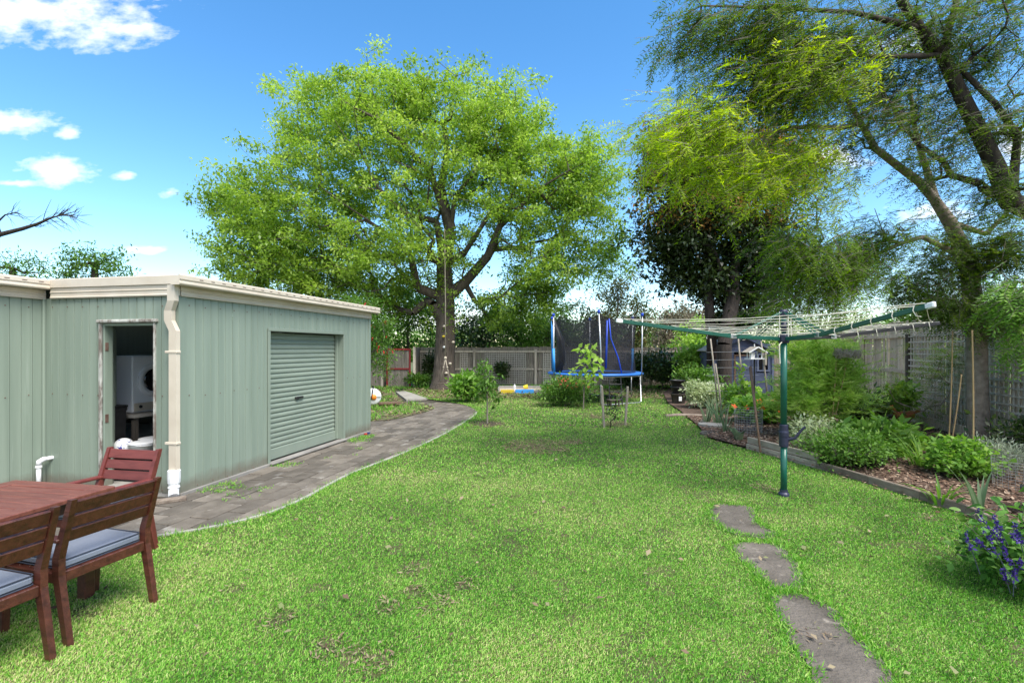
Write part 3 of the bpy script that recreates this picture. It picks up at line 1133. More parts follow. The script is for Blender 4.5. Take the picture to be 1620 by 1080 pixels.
# fascia, barge and gutters
quad = [(0, 0), (0.115, 0.0), (0.125, 0.012), (0.125, 0.03), (0.118, 0.04), (0.118, 0.052), (0.128, 0.062), (0.128, 0.105), (0.12, 0.118), (0.108, 0.118), (0.104, 0.108), (0.0, 0.108)]
fasc = [(0, 0), (0.016, 0), (0.02, 0.012), (0.012, 0.022), (0.012, 0.05), (0.02, 0.06), (0.012, 0.07), (0.012, 0.115), (0, 0.115)]
b = MB().extrude(fasc, (0.016, 0.0, ZT - 0.01), (0.016, 4.5, ZT - 0.01))
b.build('fascia', M['cream'], shed)
g = MB().extrude(quad, (0.032, -0.14, 2.415), (0.032, 4.62, 2.415)).build('gutter', M['cream'], shed)
b = MB()
y = 0.15
while y < 4.5:
    b.box((0.1605, y, 2.497), (0.004, 0.05, 0.008))
    y += 0.17
tag(b.build('overflow_slots', M['rust'], g), kind='stuff')
MB().extrude([(0, 0), (0.016, 0), (0.022, 0.014), (0.013, 0.026), (0.013, 0.06), (0.022, 0.075), (0.013, 0.085), (0.013, 0.13), (0, 0.13)],
             (WX + 0.14, -0.016, ZT - 0.005), (0.03, -0.016, ZT - 0.005)).build('barge_board', M['cream'], shed)
MB().extrude([(0, 0), (0.032, 0), (0.032, 0.095), (0.024, 0.105), (-0.05, 0.105), (-0.05, 0.098), (0, 0.098)],
             (WX + 0.15, -0.016, ZT + 0.128), (0.03, -0.016, ZT + 0.128)).build('barge_capping', M['cream'], shed)
MB().extrude(fasc, (WX + 0.016, -3.4, ZT - 0.01), (WX + 0.016, 0.0, ZT - 0.01)).build('fascia', M['cream'], shed)
g2 = MB().extrude(quad, (WX + 0.032, -3.4, 2.418), (WX + 0.032, -0.002, 2.418)).build('gutter', M['cream'], shed)
b = MB()
y = -3.2
while y < -0.1:
    b.box((WX + 0.1605, y, 2.5), (0.004, 0.05, 0.008))
    y += 0.17
tag(b.build('overflow_slots', M['rust'], g2), kind='stuff')

# downpipe on the front wall by the corner
dp = MB()
w, t = 0.1, 0.055
path_ = [(-0.005, -0.075, 2.42), (-0.005, -0.075, 2.24), (-0.075, -0.05, 2.13), (-0.075, -0.05, 2.02), (-0.01, -0.05, 1.90), (-0.01, -0.05, 0.27)]
sec = np.array([(-w / 2, -t / 2), (w / 2, -t / 2), (w / 2, t / 2), (-w / 2, t / 2)])
vs = []
for (x, y, z) in path_:
    for (a, c) in sec:
        vs.append((x + a, y + c, z))
fs = []
for i in range(len(path_) - 1):
    for k in range(4):
        fs.append((i * 4 + k, i * 4 + (k + 1) % 4, i * 4 + 4 + (k + 1) % 4, i * 4 + 4 + k))
fs += [(3, 2, 1, 0), (20, 21, 22, 23)]
dp.add(vs, fs)
pipe = dp.build('downpipe', M['cream'], shed)
for z in (1.66, 0.62):
    MB().box((-0.03, -0.052, z), (0.16, 0.064, 0.028), None, 0.004).build('pipe_strap', M['cream'], pipe)
b = MB()
b.lathe([(0.062, -0.05), (0.066, 0.0), (0.066, 0.09), (0.06, 0.1)], (-0.01, -0.055, 0.22), 14)
b.tube([(-0.01, -0.055, 0.2), (-0.005, -0.06, 0.13), (0.015, -0.085, 0.07), (0.05, -0.115, 0.035)], [0.055, 0.053, 0.052, 0.052], 12)
b.build('pipe_shoe', M['white'], pipe, smooth=False)
MB().lathe([(0.058, 0), (0.061, 0.01), (0.058, 0.02)], (-0.0, -0.066, 0.115), 14).build('shoe_ring', M['white'], pipe)

# screws on the cladding
b = MB()
for z in (0.06, 0.98, 1.14, 2.2):
    for k in range(int(4.4 / PITCH)):
        yy = 0.02 + PITCH * k
        if D0 - 0.1 < yy < D1 + 0.1 and z < 2:
            continue
        if k % 2 == (0 if z > 1 else 1) or z == 0.98:
            continue
        b.box((0.004, yy, z + random.uniform(-.01, .01)), (0.008, 0.013, 0.013), None, 0.003)
    for k in range(17):
        xx = WX + 0.02 + PITCH * k
        if J0 - 0.05 < xx < J1 + 0.05:
            continue
        if k % 2 and z != 0.98:
            b.box((xx, -0.004, z + random.uniform(-.01, .01)), (0.013, 0.008, 0.013), None, 0.003)
    for k in range(28):
        if k % 2 and z != 0.98:
            b.box((WX + 0.004, -0.05 - PITCH * k, z + random.uniform(-.01, .01)), (0.008, 0.013, 0.013), None, 0.003)
tag(b.build('cladding_screws', M['rust'], shed), kind='stuff')

# side door frame: peeling white trim, green reveal, open leaf inside
b = MB()
b.box((J0 - 0.012, -0.008, JZ / 2 + 0.01), (0.03, 0.03, JZ + 0.02), None, 0.004)
b.box((J1 + 0.008, -0.008, JZ / 2 + 0.01), (0.022, 0.03, JZ + 0.02), None, 0.004)
b.build('door_trim', M['peel'], shed)
b = MB()
b.box(((J0 + J1) / 2, -0.014, JZ + 0.022), (J1 - J0 + 0.1, 0.05, 0.04), (rotz(0.0)), 0.01)
b.build('door_head_trim', M['peel'], shed)
b = MB()
b.box((J0 + 0.018, 0.055, JZ / 2), (0.03, 0.1, JZ), None, 0.004)
b.box((J1 - 0.014, 0.055, JZ / 2), (0.03, 0.1, JZ), None, 0.004)
b.box(((J0 + J1) / 2, 0.055, JZ - 0.016), (J1 - J0 - 0.06, 0.1, 0.03), None, 0.004)
b.build('door_jamb', M['green'], shed)
for z in (1.72, 0.86):
    MB().box((J0 + 0.036, 0.03, z), (0.006, 0.04, 0.1), None, 0.002).build('hinge_plate', M['rust'], shed)
dl_ = clad_mesh(0.0, 0.69, 0.06, JZ - 0.05, 'y', 0.0, 1).build('door_leaf', M['green'], shed)
dl_.location = (J0 + 0.036, 0.10, 0)
dl_.rotation_euler = (0, 0, R(48))
MB().box(((J0 + J1) / 2, 0.06, 0.03), (J1 - J0, 0.14, 0.05), None, 0.008).build('door_sill', M['slab'], shed)

# roller door: curtain of slats, bottom rail, guides
cur = MB().box((-0.16, (D0 + D1) / 2, DZ / 2 + 0.03), (0.012, D1 - D0 - 0.08, DZ - 0.06)).build('roller_door', M['door_green'], shed)
sl = 0.0745
nsl = int((DZ - 0.2) / sl)
secs = [(0.0, 0.0), (0.012, 0.006), (0.017, 0.018), (0.017, 0.044), (0.012, 0.056), (0.002, 0.062), (0.0, sl)]
sm = MB()
vs, fs = [], []
for (a, z) in secs:
    for y in (D0 + 0.06, D1 - 0.06):
        vs.append((a, y, z))
for i in range(len(secs) - 1):
    fs.append((2 * i, 2 * i + 1, 2 * i + 3, 2 * i + 2))
sm.add(vs, fs)
slat_me = sm.mesh('door_slat', M['door_green'])
for k in range(nsl):
    o = link('door_slat', slat_me, cur)
    o.location = (-0.15, 0, 0.2 + k * sl)
MB().box((-0.14, (D0 + D1) / 2, 0.115), (0.04, D1 - D0 - 0.1, 0.165), None, 0.008).build('bottom_rail', M['door_green'], cur)
b = MB()
b.box((-0.122, (D0 + D1) / 2 - 0.12, 0.905), (0.03, 0.2, 0.035), None, 0.006).box((-0.118, (D0 + D1) / 2 - 0.16, 0.895), (0.02, 0.05, 0.045), None, 0.005)
b.build('door_handle', M['black'], cur)
for (yy, s) in ((D0, 1), (D1, -1)):
    b = MB()
    b.box((-0.08, yy - s * 0.006, DZ / 2 + 0.04), (0.2, 0.012, DZ), None, 0.003)
    b.box((0.016, yy - s * 0.015, DZ / 2 + 0.04), (0.012, 0.05, DZ + 0.02), None, 0.003)
    b.box((-0.11, yy + s * 0.03, DZ / 2 + 0.04), (0.045, 0.05, DZ), None, 0.003)
    b.build('door_guide', M['door_green'], shed)
b = MB()
b.box((0.018, (D0 + D1) / 2, DZ + 0.045), (0.014, D1 - D0 + 0.08, 0.045), None, 0.003)
b.box((-0.08, (D0 + D1) / 2, DZ + 0.03), (0.2, D1 - D0 - 0.02, 0.012))
b.build('door_lintel', M['door_green'], shed)
MB().box((0.03, (D0 + D1) / 2, 0.03), (0.10, D1 - D0 + 0.04, 0.03), None, 0.008).build('door_threshold', M['slab'], shed)
MB().box((-0.1, (D0 + D1) / 2, 0.015), (0.2, D1 - D0, 0.03)).build('door_apron', M['slab'], shed)


def shed_pt(x, y, z):
    return SO + SX * x + SU * y + Vector((0, 0, z))


SRZ = math.atan2(SX.y, SX.x)
# white waste pipe on the left wing
w = thing('waste_pipe', 'white plastic waste pipe elbow on the green wall behind the table', 'pipe', shed_pt(WX + 0.09, -0.12, 0), SRZ)
MB().tube([(0, 0, 0.0), (0, 0, 0.31)], 0.024, 12).build('riser', M['white'], w, True)
MB().tube([(0, 0, 0.29), (0.002, 0.004, 0.335), (0.015, 0.04, 0.355), (0.02, 0.06, 0.358)], 0.03, 12).build('elbow', M['white'], w, True)
MB().tube([(0.02, 0.055, 0.358), (0.05, 0.16, 0.362)], 0.024, 12).build('outlet', M['white'], w, True)
MB().lathe([(0.032, 0), (0.034, 0.01), (0.032, 0.03)], (0, 0, 0.26), 14).build('collar', M['white'], w)

# what stands inside the shed door
t = thing('work_bench', 'dark bench under the dryer inside the shed', 'bench', shed_pt(-1.96, 0.72, 0.03), SRZ)
MB().box((-0.14, 0.55, 0.76), (1.5, 1.3, 0.04), None, 0.004).build('bench_top', M['slab'], t)
for lx, ly in ((-0.82, -0.04), (0.55, -0.04), (-0.82, 1.14), (0.55, 1.14)):
    MB().box((lx, ly, 0.37), (0.06, 0.06, 0.74), None, 0.004).build('leg', M['post_dark'], t)
t = thing('tumble_dryer', 'white front loading tumble dryer on the bench inside the open shed door', 'tumble dryer', shed_pt(-1.83, 0.75, 0.815), SRZ)
MB().box((0, 0.31, 0.39), (0.56, 0.6, 0.78), None, 0.012).build('cabinet', M['enamel'], t)
ry = np.array([[0, 0, 1], [0, 1, 0], [-1, 0, 0]])
MB().lathe([(0.235, 0), (0.24, 0.014), (0.21, 0.028), (0.165, 0.03), (0.16, 0.012)], (0.281, 0.32, 0.44), 36, ry, True).build('door_ring', M['white'], t, True)
MB().lathe([(0.162, 0), (0.158, 0.012), (0.11, 0.03), (0.001, 0.036)], (0.296, 0.32, 0.44), 32, ry).build('door_glass', M['glassdark'], t, True)
MB().box((0.284, 0.31, 0.075), (0.012, 0.56, 0.11), None, 0.004).build('control_panel', M['cream'], t)
for q in (0.12, 0.34, 0.40):
    MB().lathe([(0.022, 0), (0.018, 0.018), (0.001, 0.02)], (0.29, q, 0.08), 12, ry).build('knob', M['black'], t)
t = thing('waste_bin', 'tall black bin just inside the shed doorway', 'bin', shed_pt(-1.50, 0.42, 0.03), SRZ)
MB().lathe([(0.14, 0), (0.165, 0.85), (0.175, 0.86), (0.175, 0.9)], (0, 0, 0), 4, rotz(R(45))).build('body', M['black'], t)
MB().box((0, 0, 0.915), (0.27, 0.27, 0.03), None, 0.01).build('lid', M['black'], t)
t = thing('spray_bottle', 'yellow topped spray bottle standing on the black bin', 'bottle', shed_pt(-1.50, 0.36, 0.96), SRZ)
MB().lathe([(0.035, 0), (0.038, 0.1), (0.015, 0.15), (0.013, 0.18)], (0, 0, 0), 12).build('bottle_body', M['black'], t, True)
MB().box((0.01, 0, 0.2), (0.08, 0.03, 0.04), None, 0.01).build('trigger_head', M['yellow'], t)
t = thing('storage_crate', 'dark crate on the floor inside the shed doorway', 'crate', shed_pt(-1.08, 0.42, 0.03), SRZ)
MB().box((0.04, 0.12, 0.15), (0.62, 0.5, 0.3), None, 0.012).build('crate_body', M['black'], t)
MB().box((0.04, 0.12, 0.31), (0.65, 0.53, 0.025), None, 0.008).build('crate_lid', M['black'], t)
t = thing('soccer_ball', 'white soccer ball with blue panels inside the shed doorway', 'ball', shed_pt(-1.14, 0.3, 0.355), SRZ)
MB().ell((0, 0, 0.11), (0.11, 0.11, 0.11), 24, 14).build('ball_skin', M['white'], t, True)
ico = []
ph = (1 + 5 ** .5) / 2
for s1 in (-1, 1):
    for s2 in (-ph, ph):
        ico += [(0, s1, s2), (s1, s2, 0), (s2, 0, s1)]
for d in ico:
    d = Vector(d).normalized()
    a = d.orthogonal().normalized()
    c = d.cross(a)
    b = MB()
    rr = 0.043
    vs = [(Vector((0, 0, 0.11)) + (d * math.cos(0.4) + (a * math.cos(k * 2 * math.pi / 5) + c * math.sin(k * 2 * math.pi / 5)) * math.sin(0.4)) * 0.1108) for k in range(5)]
    vs.append(Vector((0, 0, 0.11)) + d * 0.1125)
    b.add(vs, [(k, (k + 1) % 5, 5) for k in range(5)])
    b.build('blue_panel', M['ballblue'], t)
for i, (x, y, z, lab) in enumerate(((-0.90, 0.34, 0.355, 'white bucket beside the soccer ball in the shed doorway'),
                                    (-1.02, 0.62, 0.355, 'larger white tub behind the ball and bucket in the shed doorway'))):
    t = thing('white_bucket', lab, 'bucket', shed_pt(x, y, z), SRZ, 'white buckets in the shed doorway')
    s = 1 + 0.2 * i
    MB().lathe([(0.11 * s, 0), (0.135 * s, 0.13), (0.145 * s, 0.132), (0.145 * s, 0.155), (0.135 * s, 0.157)], (0, 0, 0), 24).build('pail', M['white'], t, True)
    MB().lathe([(0.15 * s, 0.157), (0.15 * s, 0.172), (0.12 * s, 0.178)], (0, 0, 0), 24).build('lid', M['white'], t)
    MB().tube([(0.15 * s * math.cos(a), 0.15 * s * math.sin(a), 0.12 - 0.03 * math.sin(a * 1)) for a in np.linspace(math.pi, 2 * math.pi, 9)], 0.004, 5).build('handle', M['steel'], t)

# brick-like off-cut by the downpipe
t = MB().box(tuple(shed_pt(0.05, -0.24, 0.022)), (0.1, 0.42, 0.045), rotz(SRZ - 0.8), 0.008).build('timber_offcut', M['edgetimber'])
tag(t, 'flat timber offcut lying on the pavers below the downpipe', 'offcut')

# ------------------------------------------------------------------ fences
def paling_mesh(h, w=0.105, t=0.014, n=4):
    out = []
    for k in range(n):
        b = MB().box((0, 0, h / 2), (w, t, h), None, 0.003)
        dz = random.uniform(-.02, .02)
        b.v = [(x, y + 0.0, z + (dz + x * random.uniform(-.1, .1) if z > h * .5 else 0)) for x, y, z in b.v]
        out.append(b.mesh('paling', None or M['paling']))
    return out


FB = 22.0     # back fence line
bf = thing('back_fence', 'weathered grey paling fence with lattice panels across the back of the garden', 'fence', (0, FB, 0), 0)
b = MB()
x = -14.0
while x < 12.6:
    wv = random.uniform(0.092, 0.108)
    if not (-5.32 < x + wv / 2 < -4.32):
        h = 1.76 + 0.02 * math.sin(x * 0.7) + random.uniform(-.025, .025)
        b.box((x + wv / 2, random.choice((0, 0.014)), h / 2), (wv - 0.006, 0.013, h), np.array([[1, 0, random.uniform(-.004, .004)], [0, 1, 0], [0, 0, 1]]))
    x += wv
tag(b.build('palings', M['paling_dark'], bf), kind='stuff')
posts = [-13, -10.4, -7.8, -5.45, -4.2, -1.68, 1.05, 3.7, 6.3, 8.9, 11.5]
for x in posts:
    MB().box((x, -0.07, 0.83), (0.1, 0.09, 1.66), None, 0.006).build('post', M['paling'], bf)
for a, c in zip(posts[:-1], posts[1:]):
    if a == -5.45:
        continue
    for z in (0.78, 1.56):
        MB().box(((a + c) / 2, -0.038, z), (c - a - 0.11, 0.045, 0.075), None, 0.004).build('rail', M['paling'], bf)


def lattice_bars(x0, x1, z0, z1, y, w=0.03, gap=0.095):
    b = MB()
    x = x0
    while x <= x1 + 1e-3:
        b.box((x, y, (z0 + z1) / 2), (w, 0.008, z1 - z0))
        x += gap
    z = z0
    while z <= z1 + 1e-3:
        b.box(((x0 + x1) / 2, y - 0.009, z), (x1 - x0, 0.008, w))
        z += gap
    return b


for (x0, x1, z0, z1) in ((-4.06, -2.95, 0.15, 1.5), (-2.3, -1.95, 0.15, 1.5), (-1.2, 0.62, 0.15, 1.5), (1.4, 3.4, 0.12, 1.5), (4.05, 6.0, 0.3, 1.5)):
    lattice_bars(x0, x1, z0, z1, -0.075, 0.034, 0.1).build('lattice_panel', M['lattice'], bf)

# gate with a red frame
gt = thing('paling_gate', 'dark paling gate with red painted frame in the back fence', 'gate', (-4.82, FB - 1.0, 0), 0)
x = -0.47
while x < 0.42:
    MB().box((x + 0.05, 0.03, 0.82), (0.094, 0.014, 1.55), None, 0.003).build('paling', M['paling_dark'], gt)
    x += 0.1
for (c, s) in (((0.47, 0, 0.86), (0.07, 0.05, 1.68)), ((-0.5, 0, 0.86), (0.07, 0.05, 1.68))):
    MB().box(c, s, None, 0.006).build('frame_stile', M['gate_red'], gt)
for z in (1.66, 0.83):
    MB().box((-0.015, -0.002, z), (0.9, 0.045, 0.07), None, 0.006).build('frame_rail', M['gate_red'], gt)
for x in (0.66, -0.72):
    MB().box((x, 0.02, 0.88), (0.1, 0.1, 1.76), None, 0.006).build('gate_post', M['paling'], gt)
b = MB()
x = -1.8
while x < -0.78:
    b.box((x + 0.05, 0.05, 0.85 + random.uniform(-.02, .02)), (0.095, 0.014, 1.7))
    x += 0.1
b.build('side_palings', M['paling_dark'], gt)
b = MB()
for k in range(10):
    b.box((0.72, 0.1 + k * 0.1, 0.87 + random.uniform(-.02, .02)), (0.014, 0.095, 1.72))
b.build('return_palings', M['paling_dark'], gt)

# right fence, oblique: line from far corner to the near right
FR0, FRD = Vector((9.47, 11.7, 0)), Vector((0.27, 1.0, 0)).normalized()
frz = math.atan2(FRD.x * -1, FRD.y)      # local +Y along the fence, away from the camera
rf = thing('side_fence', 'tall pale weathered paling fence with lattice along the right side of the garden', 'fence', FR0, frz)
# local x axis points right (outside); the garden face is local -x
pm = paling_mesh(2.36)
pm2 = []
s = -8.5
kk = 0
while s < 10.1:
    kk += 1
    wv = 0.098
    o = link('paling', random.choice(pm), rf)
    o.location = (0.0165 * (kk % 2), s, random.uniform(-0.02, 0.01))
    o.rotation_euler = (random.gauss(0, .006), 0, R(90) + (math.pi if random.random() < .5 else 0))
    s += wv - random.uniform(-.004, .008)
for s in (-7.6, -5.2, -2.6, -0.05, 2.6, 5.2, 7.8):
    MB().box((-0.07, s, 1.02), (0.1, 0.11, 2.04), None, 0.008).build('post', M['post_dark'] if s in (-0.05, -2.6) else M['paling'], rf)
segs = [(-7.6, -5.2), (-5.2, -2.6), (-2.6, -0.05), (-0.05, 2.6), (2.6, 5.2), (5.2, 7.8), (7.8, 9.9)]
for a, c in segs:
    for z in (0.3, 1.14, 2.0):
        MB().box((-0.035, (a + c) / 2, z), (0.05, c - a - 0.12, 0.085), None, 0.005).build('rail', M['paling'], rf)
for (a, c) in ((-2.5, -0.18), (-5.1, -2.7)):
    y = a
    while y <= c:
        MB().box((-0.115, y, 1.12), (0.012, 0.033, 1.9), None, 0.002).build('lattice_upright', M['lattice'], rf)
        y += 0.118
    z = 0.62
    while z < 2.1:
        MB().box((-0.129, (a + c) / 2, z + random.uniform(-.006, .006)), (0.012, c - a, 0.036), np.array(Matrix.Rotation(random.uniform(-.006, .006), 3, 'X')), 0.002).build('lattice_bar', M['lattice'], rf)
        z += 0.135
# low plinth boards and chicken wire at its foot
for (a, c) in ((-3.2, -0.6), (-0.55, 2.0)):
    MB().box((-0.34, (a + c) / 2, 0.16), (0.03, c - a, 0.2), None, 0.006).build('plinth_board', M['paling'], rf)


def wire_mesh(p00, p10, p01, p11, nu, nv, r, b):
    p00, p10, p01, p11 = map(Vector, (p00, p10, p01, p11))
    for i in range(nu + 1):
        a = p00.lerp(p10, i / nu)
        c = p01.lerp(p11, i / nu)
        b.tube([a, c], r, 3, False)
    for j in range(nv + 1):
        a = p00.lerp(p01, j / nv)
        c = p10.lerp(p11, j / nv)
        b.tube([a, c], r, 3, False)


b = MB()
fl = lambda x, s, z: FR0 + FRD * s + Vector((FRD.y, -FRD.x, 0)) * x + Vector((0, 0, z))
wire_mesh(fl(-0.5, -2.9, 0.06), fl(-0.5, 2.2, 0.06), fl(-0.42, -2.9, 0.52), fl(-0.42, 2.2, 0.52), 70, 8, 0.0022, b)
t = thing('chicken_wire', 'low run of chicken wire along the foot of the right fence', 'wire netting', tuple(fl(-0.5, 0, 0.05)), frz)
b.build('netting', M['wire'], t, world=True)

# ------------------------------------------------------------------ outdoor table and chairs
t = thing('patio_table', 'red brown slatted hardwood patio table with faded top', 'table', (-3.347, 2.731, 0), math.atan2(-.18, .984))
TW, TL, TH = 0.87, 1.62, 0.74
for s in (-1, 1):
    MB().box((s * (TW / 2 - 0.055), 0, TH - 0.015), (0.11, TL, 0.03), None, 0.005).build('side_board', M['jarrah_top'], t)
    MB().box((0, s * (TL / 2 - 0.055), TH - 0.0155), (TW - 0.225, 0.11, 0.03), None, 0.005).build('end_board', M['jarrah_top'], t)
    MB().box((s * (TW / 2 - 0.09), 0, TH - 0.075), (0.025, TL - 0.2, 0.08), None, 0.004).build('apron', M['jarrah'], t)
    MB().box((0, s * (TL / 2 - 0.11), TH - 0.076), (TW - 0.22, 0.025, 0.08), None, 0.004).build('apron', M['jarrah'], t)
n = 14
w = (TL - 0.225) / n
sm = MB().box((0, 0, 0), (TW - 0.226, w - 0.007, 0.022), None, 0.004).mesh('slat', M['jarrah_top'])
for k in range(n):
    o = link('slat', sm, t)
    o.location = (random.uniform(-.001, .001), -TL / 2 + 0.1125 + w * (k + 0.5), TH - 0.016 + random.uniform(-.001, .001))
for sx in (-1, 1):
    for sy in (-1, 1):
        MB().box((sx * (TW / 2 - 0.1), sy * (TL / 2 - 0.12), (TH - 0.035) / 2), (0.07, 0.07, TH - 0.035), None, 0.006).build('leg', M['jarrah'], t)


def make_chair(label, loc, rz, mat):
    c = thing('patio_chair', label, 'chair', loc, rz, 'hardwood patio chairs')
    for s in (-1, 1):
        # rear post: splayed leg below the seat, raked back above
        b = MB()
        vs = []
        for (y, z, d, wd) in ((-0.285, 0, 0.038, 0.032), (-0.205, 0.40, 0.052, 0.036), (-0.205, 0.50, 0.052, 0.036), (-0.315, 0.845, 0.036, 0.030)):
            for (a, e) in ((-1, -1), (1, -1), (1, 1), (-1, 1)):
                vs.append((s * 0.25 + a * wd / 2, y + e * d / 2, z))
        fs = [(i * 4 + k, i * 4 + (k + 1) % 4, i * 4 + 4 + (k + 1) % 4, i * 4 + 4 + k) for i in range(3) for k in range(4)] + [(3, 2, 1, 0), (12, 13, 14, 15)]
        b.add(vs, fs)
        b.build('rear_post', mat, c)
        MB().beam((s * 0.25, 0.262, 0), (s * 0.25, 0.222, 0.6), 0.04, 0.05, (0, 1, 0), 0.005).build('front_leg', mat, c)
        MB().beam((s * 0.252, -0.235, 0.605), (s * 0.256, 0.275, 0.615), 0.055, 0.024, (0, 0, 1), 0.006).build('armrest', mat, c)
        MB().box((s * 0.25, 0.01, 0.385), (0.026, 0.43, 0.06), None, 0.004).build('side_rail', mat, c)
    for (y, n_) in ((-0.205, 'rear_rail'), (0.225, 'front_rail')):
        MB().box((0, y, 0.388), (0.46, 0.045, 0.062), None, 0.005).build(n_, mat, c)
    for k in range(5):
        MB().box((0, -0.15 + k * 0.082, 0.408), (0.475, 0.07, 0.018), None, 0.003).build('seat_slat', mat, c)
    for (z0, z1) in ((0.592, 0.664), (0.675, 0.747), (0.758, 0.832)):
        f = lambda z: -0.205 - (z - 0.5) / 0.345 * 0.11
        MB().beam((0, f(z0), z0), (0, f(z1), z1), 0.464, 0.022, (0, 1, 0), 0.004).build('back_slat', mat, c)
    b = MB().box((0, 0.025, 0.449), (0.455, 0.45, 0.058), None, 0.018)
    cu = b.build('cushion', M['cushion'], c)
    for z in (0.424, 0.475):
        hx, hy, r = 0.226, 0.222, 0.02
        pts = []
        for (sx, sy, a0) in ((1, 1, 0), (-1, 1, 90), (-1, -1, 180), (1, -1, 270)):
            for q in (0, 45, 90):
                a = R(a0 + q)
                pts.append((sx * (hx - r) + r * math.cos(a), 0.025 + sy * (hy - r) + r * math.sin(a), z))
        pts.append(pts[0])
        MB().tube(pts, 0.0042, 5, False).build('piping', M['piping'], cu)
    return c


make_chair('patio chair with blue grey cushion showing its whole slatted back, at the table corner', (-2.725, 3.12, 0), R(74.3), M['jarrah'])
make_chair('patio chair cut by the left edge of the photograph, nearest of the three', (-2.84, 2.51, 0), R(74.3), M['jarrah'])
make_chair('redder patio chair at the far end of the table before the open shed door', (-3.306, 3.93, 0), R(169), M['jarrah_red'])

# ------------------------------------------------------------------ rotary clothesline
HP = Vector((3.12, 5.66, 0))
h = thing('rotary_clothesline', 'dark green rotary clothesline with raised arms and cream lines', 'clothesline', HP, 0)
MB().tube([(0, 0, 0), (0, 0, 0.58)], 0.034, 18).tube([(0, 0, 0.8), (0, 0, 1.80)], 0.034, 18).build('lower_pole', M['hoist_green'], h, True)
MB().lathe([(0.06, 0.0), (0.058, 0.03), (0.043, 0.05), (0.043, 0.075)], (0, 0, 0.008), 18).build('ground_collar', M['hoist_blue'], h)
MB().tube([(0, 0, 1.86), (0, 0, 2.10)], 0.026, 14).build('inner_pole', M['hoist_green'], h, True)
MB().tube([(0, 0, 1.90), (0, 0, 2.0)], 0.031, 14).build('pole_sleeve', M['hoist_blue'], h, True)
MB().lathe([(0.048, 0.575), (0.05, 0.60), (0.05, 0.68), (0.053, 0.70), (0.053, 0.74), (0.047, 0.76), (0.046, 0.82), (0.042, 0.83)], (0, 0, 0), 18).build('winder_housing', M['hoist_blue'], h)
b = MB().tube([(0.04, -0.02, 0.66), (0.085, -0.045, 0.675)], 0.02, 10).beam((0.085, -0.05, 0.665), (0.17, -0.06, 0.775), 0.03, 0.022, (0, 1, 0), 0.006)
b.tube([(0.17, -0.06, 0.775), (0.205, -0.075, 0.815)], 0.014, 10)
b.build('winder_handle', M['hoist_blue'], h)
MB().lathe([(0.05, 1.76), (0.06, 1.785), (0.06, 1.845), (0.05, 1.87)], (0, 0, 0), 10).build('hub', M['hoist_blue'], h)
MB().lathe([(0.036, 2.06), (0.046, 2.075), (0.046, 2.125), (0.036, 2.145), (0.001, 2.15)], (0, 0, 0), 12).build('top_cap', M['hoist_blue'], h)
tips, kinks = [], []
for ai, (dx, dy, L, zt) in enumerate(((-1, -0.12, 1.93, 2.0), (0.015, -1, 1.93, 2.02), (1, 0.12, 1.95, 1.995), (-0.03, 1, 1.93, 2.0))):
    am = M['black'] if ai == 2 else M['hoist_green']  # right arm coloured black, the other arms green
    d = Vector((dx, dy, 0)).normalized()
    k_ = d * 0.62 + Vector((0, 0, 1.835))
    tp = d * L + Vector((0, 0, zt))
    tips.append(tp)
    kinks.append(k_)
    arm = MB().beam(d * 0.05 + Vector((0, 0, 1.81)), k_, 0.026, 0.042, (0, 0, 1), 0.004).beam(k_, tp, 0.028, 0.042, (0, 0, 1), 0.004, 0.01).build('arm', am, h, label='black arm pointing right' if ai == 2 else None)
    MB().beam(tp - (tp - k_).normalized() * 0.02, tp + (tp - k_).normalized() * 0.06, 0.031, 0.046, (0, 0, 1), 0.008).build('arm_tip', M['black'] if ai == 2 else M['white'], arm)
    MB().beam(k_ - d * 0.035, k_ + d * 0.035, 0.036, 0.052, (0, 0, 1), 0.005).build('arm_bracket', M['steel'], arm)
    s_ = d.cross(Vector((0, 0, 1)))
    b = MB()
    for q in (-1, 1):
        b.tube([d * 0.04 + s_ * q * 0.02 + Vector((0, 0, 2.11)), k_ + s_ * q * 0.022 + Vector((0, 0, 0.0))], 0.0075, 8)
    b.build('strut', M['hoist_green'], h)
    b = MB()
    for f in (0.22, 0.40, 0.58, 0.76, 0.92):
        c = k_.lerp(tp, f)
        pts = [c + Vector((0, 0, 0.03)) + s_ * 0.02, c + s_ * 0.03 + Vector((0, 0, -0.01)), c + s_ * 0.02 + d * 0.02 + Vector((0, 0, -0.055)), c - s_ * 0.01 + d * 0.03 + Vector((0, 0, -0.06))]
        b.tube(pts, 0.004, 5)
    b.build('line_hooks', M['line'], arm)
for f in (0.02, 0.2, 0.38, 0.56, 0.74, 0.9, 0.98):
    b = MB()
    for i in range(4):
        a = kinks[i].lerp(tips[i], f) + Vector((0, 0, 0.028))
        c = kinks[(i + 1) % 4].lerp(tips[(i + 1) % 4], f) + Vector((0, 0, 0.028))
        pts = []
        for q in range(9):
            s_ = q / 8
            p = a.lerp(c, s_)
            p.z -= 0.045 * math.sin(math.pi * s_) * (0.4 + f) * random.uniform(0.7, 1.2)
            pts.append(p)
        b.tube(pts, 0.0031, 5, False)
    b.build('clothes_line', M['line'], h)
b = MB()
b.tube([(-0.06, -0.02, 2.12), (-0.065, -0.025, 1.83)], 0.004, 5).tube([(0.02, -0.055, 2.12), (0.015, -0.065, 1.80)], 0.004, 5).tube([(0.07, -0.02, 2.05), (0.06, -0.05, 1.84)], 0.003, 5)
b.tube([(-0.05, -0.05, 1.77), (-0.085, -0.06, 1.74), (-0.08, -0.06, 1.62), (-0.075, -0.06, 1.53)], 0.006, 6)
b.build('cord', M['line'], h)

